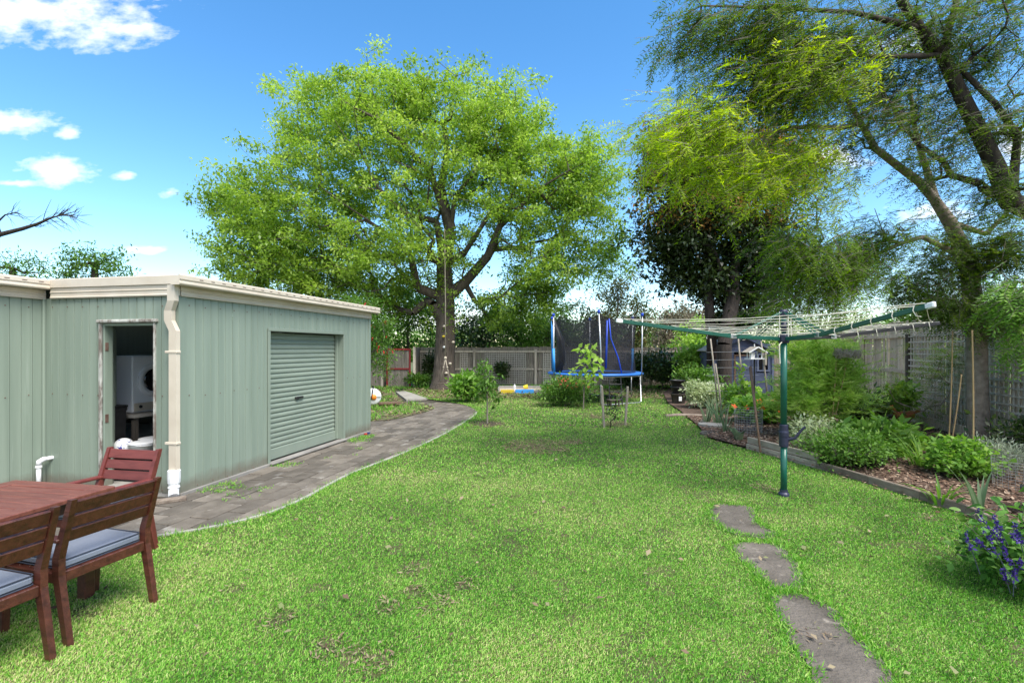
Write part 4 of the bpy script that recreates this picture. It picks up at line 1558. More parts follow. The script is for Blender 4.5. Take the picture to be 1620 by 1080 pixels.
# ------------------------------------------------------------------ trampoline
TC = Vector((2.72, 16.2, 0))
t = thing('trampoline', 'round blue trampoline with black safety net and padded steel poles', 'trampoline', TC, 0)
RT, MZ = 1.50, 0.9


def ring(r, z, n=48, ph=0.0):
    return [(r * math.cos(2 * math.pi * k / n + ph), r * math.sin(2 * math.pi * k / n + ph), z) for k in range(n)]


MB().lathe([(0.001, MZ - 0.01), (RT - 0.3, MZ - 0.012), (RT - 0.3, MZ - 0.02), (0.001, MZ - 0.018)], (0, 0, 0), 48, None, False).build('jumping_mat', M['black'], t)
MB().lathe([(RT - 0.32, MZ), (RT - 0.3, MZ + 0.03), (RT, MZ + 0.035), (RT + 0.05, MZ + 0.01), (RT + 0.045, MZ - 0.035), (RT + 0.02, MZ - 0.03)], (0, 0, 0), 48, None, False).build('spring_pad', M['tramp_blue'], t, True)
MB().tube(ring(RT + 0.01, MZ - 0.045) + [ring(RT + 0.01, MZ - 0.045)[0]], 0.024, 8, False).build('frame_ring', M['galv'], t, True)
for k in range(6):
    a = R(-93 + 60 * k)
    d = Vector((math.cos(a), math.sin(a), 0))
    tp = Vector((-d.y, d.x, 0))
    p0, p1 = d * (RT + 0.07), d * (RT + 0.09)
    MB().tube([p0 + Vector((0, 0, 0.62)), p1 + Vector((0, 0, 2.72))] if k else [p0 + Vector((0, 0, 0.62)), p0 + Vector((0, 0, 1.6)), p0 + tp * -0.06 + Vector((0, 0, 2.76))], 0.021, 10).build('net_pole', M['galv'], t, True)
    zc = 2.72 if k else 2.76
    off = Vector((0, 0, 0)) if k else tp * -0.06 - d * 0.02
    MB().lathe([(0.026, zc - 0.02), (0.042, zc), (0.045, zc + 0.05), (0.03, zc + 0.08), (0.001, zc + 0.085)], tuple(p1 + off), 10).build('pole_cap', M['capblue'], t, True)
    if k in (4, 5, 2):
        zz = 0.95
        if k == 5:
            pass
        MB().tube([p0 + d * -0.0 + Vector((0, 0, zz)), p1 + Vector((0, 0, 2.66 if k == 4 else 1.7))], 0.04, 10).build('foam_sleeve', M['foam_blue'], t, True)
for k in range(3):
    a0 = -93 + 30 + 120 * k
    b = MB()
    pts = [Vector((math.cos(R(a0 - 30)), math.sin(R(a0 - 30)), 0)) * (RT + 0.02) + Vector((0, 0, MZ - 0.06)),
           Vector((math.cos(R(a0 - 30)), math.sin(R(a0 - 30)), 0)) * (RT + 0.05) + Vector((0, 0, 0.06)),
           Vector((math.cos(R(a0 - 24)), math.sin(R(a0 - 24)), 0)) * (RT + 0.04) + Vector((0, 0, 0.025)),
           Vector((math.cos(R(a0 + 24)), math.sin(R(a0 + 24)), 0)) * (RT + 0.04) + Vector((0, 0, 0.025)),
           Vector((math.cos(R(a0 + 30)), math.sin(R(a0 + 30)), 0)) * (RT + 0.05) + Vector((0, 0, 0.06)),
           Vector((math.cos(R(a0 + 30)), math.sin(R(a0 + 30)), 0)) * (RT + 0.02) + Vector((0, 0, MZ - 0.06))]
    b.tube(pts, 0.021, 8)
    b.build('leg', M['galv'], t, True)
# safety net: hexagonal wall pulled in between the poles, with an entry slit at the front right
nv, nh = 72, 8
vs = []
for i in range(nv + 1):
    a = R(-62) + 2 * math.pi * i / nv * (1.0)
    rel = ((math.degrees(a) + 93) / 60) % 1.0
    sagz = math.sin(math.pi * rel)
    for j in range(nh + 1):
        s_ = j / nh
        r = (RT - 0.2) - 0.03 * sagz * s_ - 0.02 * math.sin(math.pi * s_)
        z = MZ + 0.03 + s_ * (1.74 - 0.17 * sagz) + (0.05 if s_ == 1 else 0)
        rr = r + (0.1 * s_ if rel < .05 or rel > .95 else 0.0)
        vs.append((rr * math.cos(a), rr * math.sin(a), z))
fs = [(i * (nh + 1) + j, (i + 1) * (nh + 1) + j, (i + 1) * (nh + 1) + j + 1, i * (nh + 1) + j + 1) for i in range(nv) for j in range(nh)]
net = MB()
net.add(vs, fs)
nt = net.build('safety_net', NET, t, True)
b = MB()
top = [vs[i * (nh + 1) + nh] for i in range(nv + 1)]
b.tube(top, 0.012, 5, False)
b.build('net_hem', M['black'], nt)
MB().tube([(0.63, -1.13, MZ + 0.04), (0.52, -1.17, 1.4), (0.28, -1.22, 2.0), (0.22, -1.26, 2.6)], 0.022, 6).build('entry_edge', M['capblue'], nt, True)
MB().tube([(0.12, -1.28, MZ + 0.2), (0.14, -1.27, 1.7), (0.16, -1.27, 2.55)], 0.03, 6).build('entry_edge', M['capblue'], nt, True)
MB().tube([(-1.28, -0.25, MZ + 0.03), (-1.14, -0.3, 1.3), (-1.15, -0.28, 1.9), (-1.38, -0.25, 2.62)], [0.16, 0.14, 0.13, 0.07], 10).build('gathered_net', M['black'], nt, True)
b = MB()
for s_ in (-0.17, 0.17):
    b.tube([(0.33 + s_, -1.58, MZ - 0.06), (0.33 + s_ * 1.1, -1.74, 0.03)], 0.018, 8)
for z in (0.2, 0.42, 0.64):
    f = (MZ - z) / MZ
    b.box((0.33, -1.58 - 0.16 * f, z), (0.37, 0.07, 0.03), None, 0.006)
b.build('ladder', M['black'], t)

t = thing('step_stool', 'small dark step stool on the grass by the trampoline ladder', 'stool', (2.95, 14.35, 0), 0.3)
MB().box((0, 0, 0.2), (0.34, 0.26, 0.03), None, 0.006).build('seat', M['post_dark'], t)
for sx in (-1, 1):
    for sy in (-1, 1):
        MB().box((sx * .13, sy * .09, 0.095), (0.035, 0.035, 0.19)).build('leg', M['post_dark'], t)

# ------------------------------------------------------------------ playhouse
ph_ = thing('playhouse', 'slate blue weatherboard cubby house with gabled roof behind the garden bed', 'playhouse', (8.12, 17.35, 0.0), R(-6))
W_, D_, EZ, RZ = 2.0, 1.7, 1.66, 2.14
z = 0.12
board = 0.145
k = 0
openings = [(-0.86, -0.42, 0.92, 1.5), (-0.30, 0.28, 0.1, 1.46), (0.5, 0.86, 0.92, 1.5)]
while z < RZ - 0.03:
    hw = W_ / 2 if z < EZ else max(0.05, W_ / 2 * (RZ + 0.02 - z) / (RZ - EZ))
    cuts = [(a, c) for a, c, z0, z1 in openings if z + board > z0 + 0.02 and z < z1 - 0.02]
    xs = [-hw]
    for a, c in cuts:
        if a < hw and c > -hw:
            xs += [a, c]
    xs.append(hw)
    for i in range(0, len(xs), 2):
        if xs[i + 1] - xs[i] > 0.03:
            MB().box(((xs[i] + xs[i + 1]) / 2, 0, z + board / 2), (xs[i + 1] - xs[i], 0.02, board - 0.003), np.array(Matrix.Rotation(0.07, 3, 'X')), 0.003).build('weatherboard', M['house_blue'], ph_)
    z += board
b = MB()
b.box((-W_ / 2, D_ / 2, EZ / 2 + .05), (0.03, D_ - 0.03, EZ - 0.1)).box((W_ / 2, D_ / 2, EZ / 2 + .05), (0.03, D_ - 0.03, EZ - 0.1)).box((0, D_, EZ / 2 + .05), (W_ + 0.03, 0.03, EZ - 0.1))
b.build('side_wall', M['house_blue'], ph_)
for sx in (-1, 1):
    MB().box((sx * W_ / 2, -0.02, EZ / 2 + 0.06), (0.07, 0.035, EZ - 0.12), None, 0.004).build('corner_trim', M['house_trim'], ph_)
for (x0, x1, z0, z1) in (openings[0], openings[2]):
    fr = MB()
    fr.box(((x0 + x1) / 2, -0.02, z0), (x1 - x0 + .08, 0.04, 0.05)).box(((x0 + x1) / 2, -0.02, z1), (x1 - x0 + .08, 0.04, 0.05))
    fr.box((x0, -0.021, (z0 + z1) / 2), (0.05, 0.04, z1 - z0 - .05)).box((x1, -0.021, (z0 + z1) / 2), (0.05, 0.04, z1 - z0 - .05))
    f_ = fr.build('window', M['house_trim'], ph_)
    MB().box(((x0 + x1) / 2, 0.012, (z0 + z1) / 2), (x1 - x0, 0.006, z1 - z0)).build('pane', M['glassdark'], f_)
    MB().box(((x0 + x1) / 2, -0.006, (z0 + z1) / 2), (0.022, 0.015, z1 - z0 - .05)).build('glazing_bar', M['house_trim'], f_)
x0, x1, z0, z1 = openings[1]
d_ = MB().box(((x0 + x1) / 2 + .03, 0.01, (z0 + z1) / 2), (x1 - x0 - 0.09, 0.025, z1 - z0 - .02)).build('door', M['house_blue'], ph_)
for zz in (0.45, 0.95):
    MB().box(((x0 + x1) / 2 + .03, -0.006, zz), (x1 - x0 - 0.1, 0.012, 0.01)).build('door_groove', M['post_dark'], d_)
MB().box((x0 + 0.03, -0.01, (z0 + z1) / 2), (0.06, 0.04, z1 - z0)).box(((x0 + x1) / 2, -0.01, z1), (x1 - x0, 0.04, 0.05)).build('door_frame', M['brownstake'], ph_)
for s in (-1, 1):
    ang = math.atan2(RZ - EZ, W_ / 2)
    ln = math.hypot(W_ / 2, RZ - EZ) + 0.22
    c = Vector((s * (W_ / 4 + 0.075), D_ / 2 - 0.02, (EZ + RZ) / 2 - 0.0 + 0.03 - 0.035))
    MB().box(tuple(c), (ln, D_ + 0.3, 0.028), np.array(Matrix.Rotation(s * ang, 3, 'Y'))).build('roof_sheet', M['lattice'], ph_)
    MB().beam((0, -0.175, RZ - 0.015), (s * (W_ / 2 + 0.17), -0.175, EZ - 0.1), 0.02, 0.11, (0, 0, 1)).build('barge_board', M['house_blue'], ph_)
b = MB()
for k in range(8):
    b.box((0.05, -0.2 - k * 0.1, 0.06), (1.5, 0.09, 0.03), None, 0.004)
b.build('porch_deck', M['brownstake'], ph_)

# bird feeder, trellis poles, stakes
t = thing('bird_feeder', 'white bird feeder with gabled roof on a thin dark post before the playhouse', 'bird feeder', (5.9, 12.0, 0.05), 0.1)
MB().tube([(0, 0, 0), (0, 0, 1.39)], 0.018, 8).build('post', M['black'], t)
MB().box((0, 0, 1.40), (0.36, 0.26, 0.022), None, 0.004).build('tray', M['white'], t)
for sx in (-1, 1):
    for sy in (-1, 1):
        MB().box((sx * .13, sy * .09, 1.49), (0.02, 0.02, 0.17)).build('upright', M['white'], t)
    MB().beam((0, 0, 1.69), (sx * 0.24, 0, 1.55), 0.32, 0.014, (0, 0, 1), 0.003).build('roof_panel', M['stake'], t)
    MB().beam((0, -0.165, 1.685), (sx * 0.235, -0.165, 1.548), 0.014, 0.026, (0, 0, 1)).build('roof_trim', M['white'], t)
MB().box((-0.06, 0, 1.48), (0.09, 0.1, 0.14), None, 0.006).build('seed_box', M['white'], t)
MB().tube([(0, 0, 1.69), (0, 0, 1.76)], 0.012, 6).build('finial', M['white'], t)

tr = thing('trellis', 'leaning grey poles strung with wire as a bean trellis', 'trellis', (5.5, 13.2, 0.05), 0)
for (a, c) in (((1124, 536, 12.6), (1136, 622, 12.9)), ((1168, 536, 12.4), (1177, 637, 12.4)), ((1204, 540, 12.8), (1216, 630, 13.0)), ((1132, 575, 12.0), (1142, 628, 12.0))):
    p0, p1 = P(*a), P(*c)
    p1.z = 0.05
    MB().tube([p1, p1.lerp(p0, 0.5) + Vector((0.015, 0, 0)), p0], [0.022, 0.021, 0.019], 8).build('pole', M['stake'], tr, True, True)
b = MB()
for k in range(6):
    z = 0.6 + 0.2 * k
    b.tube([Vector((5.02, 12.75, z)), Vector((5.75, 12.4, z + .02)), Vector((6.5, 12.95, z))], 0.0035, 4)
b.build('trellis_wires', M['wire'], tr, world=True)
MB().box(tuple(P(1211, 568, 12.8)), (0.06, 0.05, 0.32), None, 0.01).build('hanging_tag', M['stake'], tr, world=True)

t = thing('garden_stake', 'thick red brown stake leaning in the mulch before the playhouse', 'stake', G(1203, 715, 0.05), 0, 'stakes in the garden')
MB().tube([G(1203, 715, .05), P(1187, 580, 8.6)], [0.016, 0.026], 8).build('shaft', M['brownstake'], t, True, True)
MB().ell(tuple(P(1187, 580, 8.6)), (0.028, 0.028, 0.012), 8, 6).build('stake_top', M['white'], t, True, True)
for i, (a, c, lab) in enumerate((((956, 677), (952, 610), 'grey timber stake left of the bare seedling on the lawn'), ((989, 673), (993, 611), 'grey timber stake right of the bare seedling on the lawn'))):
    g_ = G(*a)
    o = MB()
    o.beam((0, 0, -0.02), tuple(P(c[0], c[1], g_.y) - g_), 0.045, 0.045, (0, 1, 0), 0.006)
    o = o.build('garden_stake', M['stake'])
    o.location = g_
    tag(o, lab, 'stake', 'stakes in the garden')
bb = [((1500, 735), (1507, 523), 8.0, 'left bamboo cane standing straight beside the tree trunk'), ((1503, 730), (1521, 592), 8.0, 'short slanting bamboo cane crossing the left cane'),
      ((1539, 768), (1538, 522), 6.6, 'tall bamboo cane in front of the tree trunk'), ((1497, 760), (1507, 727), 6.4, 'short bamboo cane leaning in the low green herbs')]
for a, c, d, lab in bb:
    p0 = P(a[0], a[1], d)
    p0.z = 0.04
    p1 = P(c[0], c[1], d)
    b = MB()
    n = 7
    pts, rr = [], []
    for k in range(n * 3 + 1):
        s = k / (n * 3)
        pts.append(p0.lerp(p1, s) - p0 + Vector((0.012 * math.sin(s * 3.1), 0, 0)))
        rr.append(0.0115 if k % 3 == 0 else 0.0095)
    b.tube(pts, rr, 7)
    o = b.build('bamboo_cane', M['bamboo'], None, True)
    o.location = p0
    tag(o, lab, 'cane', 'bamboo canes in the bed')
for a, c, d, lab in (((1277, 645), (1265, 553), 9.6, 'pale cane standing in the feathery bush, leftmost of its three'),
                     ((1313, 690), (1323, 568), 8.9, 'pale cane rising straight through the feathery bush'),
                     ((1312, 690), (1338, 580), 8.9, 'pale cane slanting right through the feathery bush under the twig wreath')):
    p0 = P(a[0], a[1], d)
    p0.z = 0.05
    p1 = P(c[0], c[1], d)
    o = MB().tube([(0, 0, 0), (p1 - p0) * 0.5 + Vector((0.015, 0, 0)), p1 - p0], 0.0105, 7).build('garden_cane', M['bamboo'], None, True)
    o.location = p0
    tag(o, lab, 'cane', 'pale canes in the feathery bush')
# twig wreath hanging on the canes
c = P(1341, 560, 8.8)
o = thing('twig_wreath', 'grey tangled twig wreath held up by the pale canes', 'wreath', c, 0)
b = MB()
for k in range(60):
    a0 = random.uniform(0, 6.28)
    pts = []
    for q in range(7):
        a = a0 + q * 0.3
        r = 0.17 + 0.05 * math.sin(q * 1.3 + k)
        pts.append((r * math.cos(a) + random.gauss(0, .012), r * math.sin(a) * 0.9 + random.gauss(0, .012), random.gauss(0, .05)))
    b.tube(pts, 0.005, 4, False)
b.build('twigs', M['stake'], o)

# ------------------------------------------------------------------ garden bed edging and bits
for i, (z, sx) in enumerate(((0.055, 0.0), (0.165, 0.02))):
    a, c = Vector((3.96, 8.3, z)), Vector((4.30, 6.95, z))
    b = MB().beam((a - a) , (c - a), 0.05, 0.1, (0, 0, 1), 0.006)
    o = b.build('garden_sleeper', M['sleeper'])
    o.location = a + Vector((sx, 0, 0))
    tag(o, ['lower pale sleeper of the stack edging the garden bed', 'upper pale sleeper of the stack edging the garden bed'][i], 'sleeper', 'stacked garden sleepers')
et = thing('timber_edging', 'grey brown timber boards edging the mulched bed along the lawn', 'edging', (4.4, 6, 0), 0)
line = [(4.28, 7.05), (4.46, 6.15), (4.56, 5.5), (4.62, 5.0), (4.5, 4.5), (4.1, 3.9), (3.75, 3.2), (3.4, 2.2)]
for a, c in zip(line[:-1], line[1:]):
    MB().beam((a[0], a[1], 0.05), (c[0], c[1], 0.05), 0.042, 0.13, (0, 0, 1), 0.008).build('edging_board', M['edgetimber'], et, world=True)
for i, (px, py, r, z, an) in enumerate(((1122, 664, .30, .03, 0.3), (1130, 672, .34, .075, -0.2), (1127, 682, .33, .03, 0.5), (1116, 671, .2, .05, 1.2))):
    g_ = G(px, py + 6)
    b = MB()
    poly = [(r * math.cos(a) * random.uniform(.8, 1.05), r * 0.7 * math.sin(a) * random.uniform(.8, 1.05)) for a in np.linspace(0, 2 * math.pi, 8)[:-1]]
    b.prism(poly, -0.025, 0.025)
    o = b.build('flat_stone', M['slate'] if i != 1 else M['slab'])
    o.location = (g_.x, g_.y, z)
    o.rotation_euler = (0.04, 0.03, an)
    tag(o, ['flat stone at the back of the pile by the leeks', 'pale flat slab topping the stone pile by the leeks', 'front flat stone of the pile next to the lawn edge', 'small flat stone on the left side of the stone pile'][i],
        'stone', 'flat stones piled at the bed corner')
# wire cages
for (c, r, hh, lab, px) in ((G(1184, 685, .05), 0.24, 0.48, 'grey wire mesh guard standing in the bed before the nasturtiums', 0), (Vector((6.05, 5.78, .05)), 0.30, 0.34, 'curled grey wire mesh guard around the silver bush', 1)):
    o = thing('wire_guard', lab, 'wire guard', c, 0, 'wire mesh plant guards')
    b = MB()
    n = 30
    for k in range(n):
        a = 2 * math.pi * k / n
        b.tube([(r * math.cos(a), r * math.sin(a), 0), (r * 1.05 * math.cos(a + .03), r * 1.05 * math.sin(a + .03), hh)], 0.002, 3, False)
    for j in range(11):
        b.tube([(r * (1 + .05 * j / 10) * math.cos(a), r * (1 + .05 * j / 10) * math.sin(a), hh * j / 10) for a in np.linspace(0, 2 * math.pi, 25)], 0.002, 3, False)
    b.build('mesh', M['wire'], o)
# pots
def pot(name, loc, r, hh, mat, label, soil=True):
    t = thing(name, label, 'pot', loc, 0)
    MB().lathe([(r * .8, 0), (r, hh - 0.03), (r * 1.06, hh - 0.03), (r * 1.08, hh), (r * 0.98, hh), (r * .95, hh - 0.06)], (0, 0, 0), 28, None, False).build('pot_wall', mat, t, True)
    MB().lathe([(0.001, hh - 0.05), (r * .95, hh - 0.055)], (0, 0, 0), 24, None, False).build('potting_soil', M['mulchbed'], t)
    return t


pot('plant_pot', (5.42, 4.86, 0.03), 0.27, 0.26, M['black'], 'large black plastic pot at the right edge beside the mulch')
pot('plant_pot', (5.0, 6.9, 0.04), 0.2, 0.16, M['black'], 'low black pot half hidden under the broad leaves by the timber edging')
t = pot('plant_pot', (5.03, 14.9, 0), 0.22, 0.34, M['post_dark'], 'dark grey pot with a white label under the black pot stack by the hedge')
MB().box((-0.02, -0.225, 0.2), (0.09, 0.012, 0.13), None, 0.003).build('plant_label', M['white'], t)
pot('plant_pot', (5.06, 14.92, 0.345), 0.24, 0.2, M['black'], 'black pot stacked on the dark grey pot by the hedge')
pot('plant_pot', (5.02, 14.94, 0.55), 0.21, 0.2, M['black'], 'topmost black pot of the stack by the hedge')
o = MB().tube([(0, 0, 0), (0.35, 0.1, 0.01), (0.75, 0.05, 0), (1.0, -0.05, 0.0)], [0.045, 0.05, 0.05, 0.04], 9).build('fallen_log', M['bark_pale'], None, True)
o.location = G(1054, 658, 0.03)
tag(o, 'thin fallen log on the lawn edge below the hedge', 'log')

# sandpit, swing, hose reel
t = thing('sandpit', 'low sandpit with blue and yellow rim near the back fence', 'sandpit', (0.35, 19.3, 0), 0.03)
MB().box((0, 0, 0.06), (1.7, 1.5, 0.08), None, 0.02).build('sand', M['sand'], t)
for (c, s, m) in (((0.1, -0.78, 0.08), (0.7, 0.05, 0.16), 'foam_blue'), ((-0.55, -0.78, 0.08), (0.5, 0.05, 0.15), 'yellow'), ((0.66, -0.77, 0.07), (0.38, 0.05, 0.14), 'slab'), ((0, 0.78, 0.09), (1.7, 0.05, 0.18), 'slab'), ((-0.87, 0, .08), (0.05, 1.5, .16), 'slab'), ((0.87, 0, .08), (0.05, 1.5, .16), 'slab')):
    MB().box(c, s, None, 0.01).build('rim_board', M[m], t)
t = thing('sand_toy', 'yellow plastic sand bucket lying in the sandpit', 'toy', (0.45, 19.2, 0.1), 0)
MB().lathe([(0.06, 0), (0.09, 0.16), (0.095, 0.17)], (0, 0, 0.09), 12, np.array(Matrix.Rotation(1.4, 3, 'Y'))).build('pail', M['yellow'], t)
t = thing('sand_toy', 'white plastic bottle standing in the sandpit', 'toy', (0.1, 19.0, 0.1), 0)
MB().lathe([(0.05, 0), (0.05, 0.16), (0.02, 0.2), (0.02, 0.23)], (0, 0, 0), 12).build('bottle', M['white'], t)
t = thing('rope_swing', 'rope swing with wooden seat hanging below the large tree', 'swing', (-2.62, 19.4, 0.0), 0)
MB().tube([(-0.03, 0.0, 6.4), (0.0, 0, 3.5), (0, 0, 1.32)], 0.02, 7).build('rope', M['rope'], t, True)
MB().ell((0, 0, 1.32), (0.06, 0.05, 0.07), 8, 6).build('knot', M['rope'], t, True)
for s in (-1, 1):
    MB().tube([(0, 0, 1.32), (s * 0.06, 0, 1.0), (s * 0.2, 0, 0.34)], 0.02, 6).build('side_rope', M['rope'], t, True)
    MB().ell((s * 0.075, 0, 0.95), (0.04, 0.04, 0.05), 7, 5).build('knot', M['rope'], t, True)
MB().box((0, 0, 0.32), (0.62, 0.2, 0.04), None, 0.01).build('seat', M['bark'], t)
t = thing('hose_reel', 'white hose reel with orange centre on the grass behind the shed corner', 'hose reel', (-3.95, 14.0, 0.0), R(20))
rx = np.array([[1, 0, 0], [0, 0, 1], [0, -1, 0]])
MB().lathe([(0.001, -0.13), (0.2, -0.12), (0.225, -0.10), (0.225, -0.07), (0.15, -0.06), (0.15, 0.06), (0.225, 0.07), (0.225, 0.12), (0.001, 0.13)], (0, 0, 0.34), 26, rx).build('drum', M['white'], t, True)
MB().lathe([(0.085, 0), (0.08, 0.03), (0.001, 0.035)], (0.01, -0.12, 0.33), 16, np.array([[1, 0, 0], [0, 0, -1], [0, 1, 0]])).build('hub', M['orange'], t, True)
MB().box((0, -0.14, 0.36), (0.42, 0.02, 0.06), None, 0.008).build('crank_arm', M['white'], t)
for s in (-1, 1):
    MB().tube([(-0.24, s * 0.17, 0.03), (-0.05, s * 0.16, 0.3), (0.0, s * 0.16, 0.62), (0.0, s * 0.16, 0.64)], 0.016, 6).build('frame', M['black'], t)
    MB().lathe([(0.07, 0), (0.09, 0.015), (0.07, 0.03)], (-0.24, s * 0.2, 0.09), 14, rx).build('wheel', M['black'], t)
t = thing('wheelbarrow_tray', 'dark red upturned tray on the leafy ground behind the hose reel', 'tray', (-3.62, 14.4, 0.0), 0.4)
MB().prism([(-0.3, -0.2), (0.35, -0.14), (0.35, 0.14), (-0.3, 0.2)], 0.09, 0.13).prism([(-0.24, -0.15), (0.22, -0.1), (0.22, 0.1), (-0.24, 0.15)], 0.02, 0.092).build('tray_body', M['red'] if False else M['brownstake'], t)
o = MB()
for k in range(14):
    o.box((random.gauss(0, .25), random.gauss(0, .03), 0.01), (0.03, 0.02, 0.02), None, 0.004)
for nm, x, lab, m in (('plastic_lid', 4.30, 'small purple plastic lid on the pavers at the shed corner', 'ballblue'), ('bottle_cap', 4.18, 'small pink plastic cap on the pavers at the shed corner', 'comb')):
    b = MB().lathe([(0.03, 0), (0.033, 0.02), (0.001, 0.024)], (0, 0, 0), 10).build(nm, M[m])
    b.location = shed_pt(0.07, x, 0.0)
    tag(b, lab, 'litter')

# ------------------------------------------------------------------ hen behind the broad leaves
hn = thing('hen', 'red brown hen with red comb behind the broad leaved plants by the right fence', 'hen', P(1428, 700, 10.1) * 1.0, R(168))
hn.location.z = 0.05
b = MB()
bm_path = [(-0.21, 0, 0.36, .03), (-0.16, 0, 0.31, .075), (-0.06, 0, 0.255, .115), (0.05, 0, 0.245, .118), (0.12, 0, 0.275, .09), (0.155, 0, 0.33, .055), (0.165, 0, 0.375, .042), (0.18, 0, 0.41, .043), (0.205, 0, 0.42, .03), (0.222, 0, 0.42, .014)]
b.tube([p[:3] for p in bm_path], [p[3] for p in bm_path], 14)
body = b.build('body', M['feather'], hn, True)
for s in (-1, 1):
    MB().ell((-0.02, s * 0.1, 0.265), (0.12, 0.03, 0.065), 12, 8, np.array(Matrix.Rotation(0.25, 3, 'Y'))).build('wing', M['feather'], hn, True)
    b = MB().tube([(0.0, s * 0.045, 0.16), (-0.012, s * 0.045, 0.08), (0.0, s * 0.045, 0.01)], [0.02, 0.009, 0.008], 7)
    for a in (-0.5, 0, 0.5, math.pi):
        b.tube([(0, s * 0.045, 0.008), (0.045 * math.cos(a), s * 0.045 + 0.045 * math.sin(a), 0.004)], [0.006, 0.003], 5)
    b.build('leg', M['beak'], hn)
    MB().ell((0.195, s * 0.032, 0.425), (0.007, 0.004, 0.007), 8, 6).build('eye', M['black'], hn)
    MB().ell((0.205, s * 0.015, 0.385), (0.012, 0.006, 0.02), 8, 6).build('wattle', M['comb'], hn)
for k, a in enumerate(np.linspace(-0.5, 0.5, 7)):
    MB().beam((-0.17, 0.02 * a, 0.32), (-0.31 + 0.04 * abs(a), 0.08 * a, 0.42 - 0.07 * abs(a)), 0.035, 0.006, (0, 1, 0)).build('tail_feather', M['feather'], hn)
b = MB()
for k in range(5):
    b.ell((0.165 + k * 0.013, 0, 0.462 + 0.008 * math.sin(k * 1.6)), (0.01, 0.005, 0.02), 7, 5)
b.build('comb', M['comb'], hn)
MB().tube([(0.222, 0, 0.42), (0.25, 0, 0.412)], [0.012, 0.002], 6).build('beak', M['beak'], hn)

# ------------------------------------------------------------------ leaf colours
LM = {}
LM['oak'] = leafmat('fresh green tree leaves', [(0.045, 0.09, 0.018), (0.14, 0.245, 0.034), (0.27, 0.41, 0.062), (0.40, 0.53, 0.10), (0.52, 0.60, 0.18)], 0.5, 0.4, 0.5)
LM['dark'] = leafmat('dark glossy leaves', [(0.012, 0.024, 0.007), (0.022, 0.042, 0.01), (0.04, 0.07, 0.014), (0.075, 0.11, 0.02)], 0.15, 0.35, 0.5)
LM['rusty'] = leafmat('rusty new growth', [(0.16, 0.15, 0.04), (0.28, 0.18, 0.05), (0.40, 0.2, 0.06), (0.46, 0.28, 0.09)], 0.3)
LM['wattle'] = leafmat('feathery yellow green leaves', [(0.18, 0.29, 0.018), (0.33, 0.48, 0.03), (0.44, 0.57, 0.04), (0.56, 0.58, 0.09)], 0.55)
LM['feather'] = leafmat('feathery deep green leaves', [(0.035, 0.075, 0.01), (0.075, 0.145, 0.016), (0.125, 0.21, 0.022), (0.21, 0.28, 0.035)], 0.48)
LM['fern'] = leafmat('feathery mid green leaves', [(0.05, 0.11, 0.012), (0.11, 0.21, 0.018), (0.18, 0.30, 0.024), (0.28, 0.38, 0.04)], 0.5)
LM['mid'] = leafmat('mid green leaves', [(0.042, 0.098, 0.017), (0.077, 0.175, 0.025), (0.126, 0.252, 0.039), (0.224, 0.35, 0.07)], 0.32)
LM['bright'] = leafmat('bright green leaves', [(0.07, 0.168, 0.022), (0.119, 0.266, 0.034), (0.196, 0.364, 0.056), (0.336, 0.476, 0.112)], 0.38)
LM['lime'] = leafmat('lime green leaves', [(0.168, 0.294, 0.042), (0.252, 0.42, 0.063), (0.35, 0.518, 0.098), (0.476, 0.602, 0.168)], 0.4)
LM['citrus'] = leafmat('dark citrus leaves', [(0.015, 0.035, 0.01), (0.028, 0.06, 0.013), (0.055, 0.10, 0.02), (0.12, 0.17, 0.04)], 0.2, 0.35, 0.5)
LM['gum'] = leafmat('dull pinkish gum leaves', [(0.10, 0.11, 0.06), (0.16, 0.15, 0.09), (0.21, 0.165, 0.115), (0.26, 0.21, 0.15)], 0.25)  # dull leaf tones, olive to pinkish
LM['redgum'] = leafmat('olive leaves with reddish tips', [(0.04, 0.065, 0.02), (0.08, 0.11, 0.03), (0.12, 0.13, 0.04), (0.23, 0.12, 0.055)], 0.25)
LM['silver'] = leafmat('silver grey leaves', [(0.15, 0.19, 0.13), (0.23, 0.28, 0.2), (0.32, 0.36, 0.27), (0.42, 0.45, 0.36)], 0.25, 0.8)
LM['pale'] = leafmat('pale variegated leaves', [(0.14, 0.21, 0.07), (0.308, 0.378, 0.168), (0.532, 0.588, 0.364), (0.728, 0.756, 0.56)], 0.35)
LM['willowy'] = leafmat('soft yellow green narrow leaves', [(0.181, 0.316, 0.059), (0.33, 0.501, 0.096), (0.526, 0.699, 0.157), (0.7, 0.7, 0.33)], 0.4)
LM['blue'] = leafmat('violet flower spikes', [(0.02, 0.012, 0.10), (0.035, 0.02, 0.16), (0.06, 0.03, 0.22), (0.09, 0.05, 0.28)], 0.2)
LM['leek'] = leafmat('blue green strap leaves', [(0.07, 0.13, 0.06), (0.11, 0.18, 0.085), (0.17, 0.24, 0.13), (0.27, 0.33, 0.2)], 0.25)
LM['rosemary'] = leafmat('grey green needle leaves', [(0.05, 0.085, 0.03), (0.09, 0.13, 0.05), (0.14, 0.185, 0.08), (0.2, 0.24, 0.12)], 0.25)
LM['salvia'] = leafmat('heart shaped green leaves', [(0.04, 0.12, 0.018), (0.06, 0.17, 0.026), (0.09, 0.225, 0.036), (0.13, 0.27, 0.05), (0.2, 0.32, 0.08)], 0.3)
LM['redflower'] = leafmat('red flowers', [(0.4, 0.03, 0.02), (0.5, 0.06, 0.03), (0.6, 0.14, 0.08)], 0.3)
M['redbloom'] = surf('soft red petals', (0.42, 0.06, 0.035), (0.55, 0.12, 0.07), 20, 0.6, 0.0)
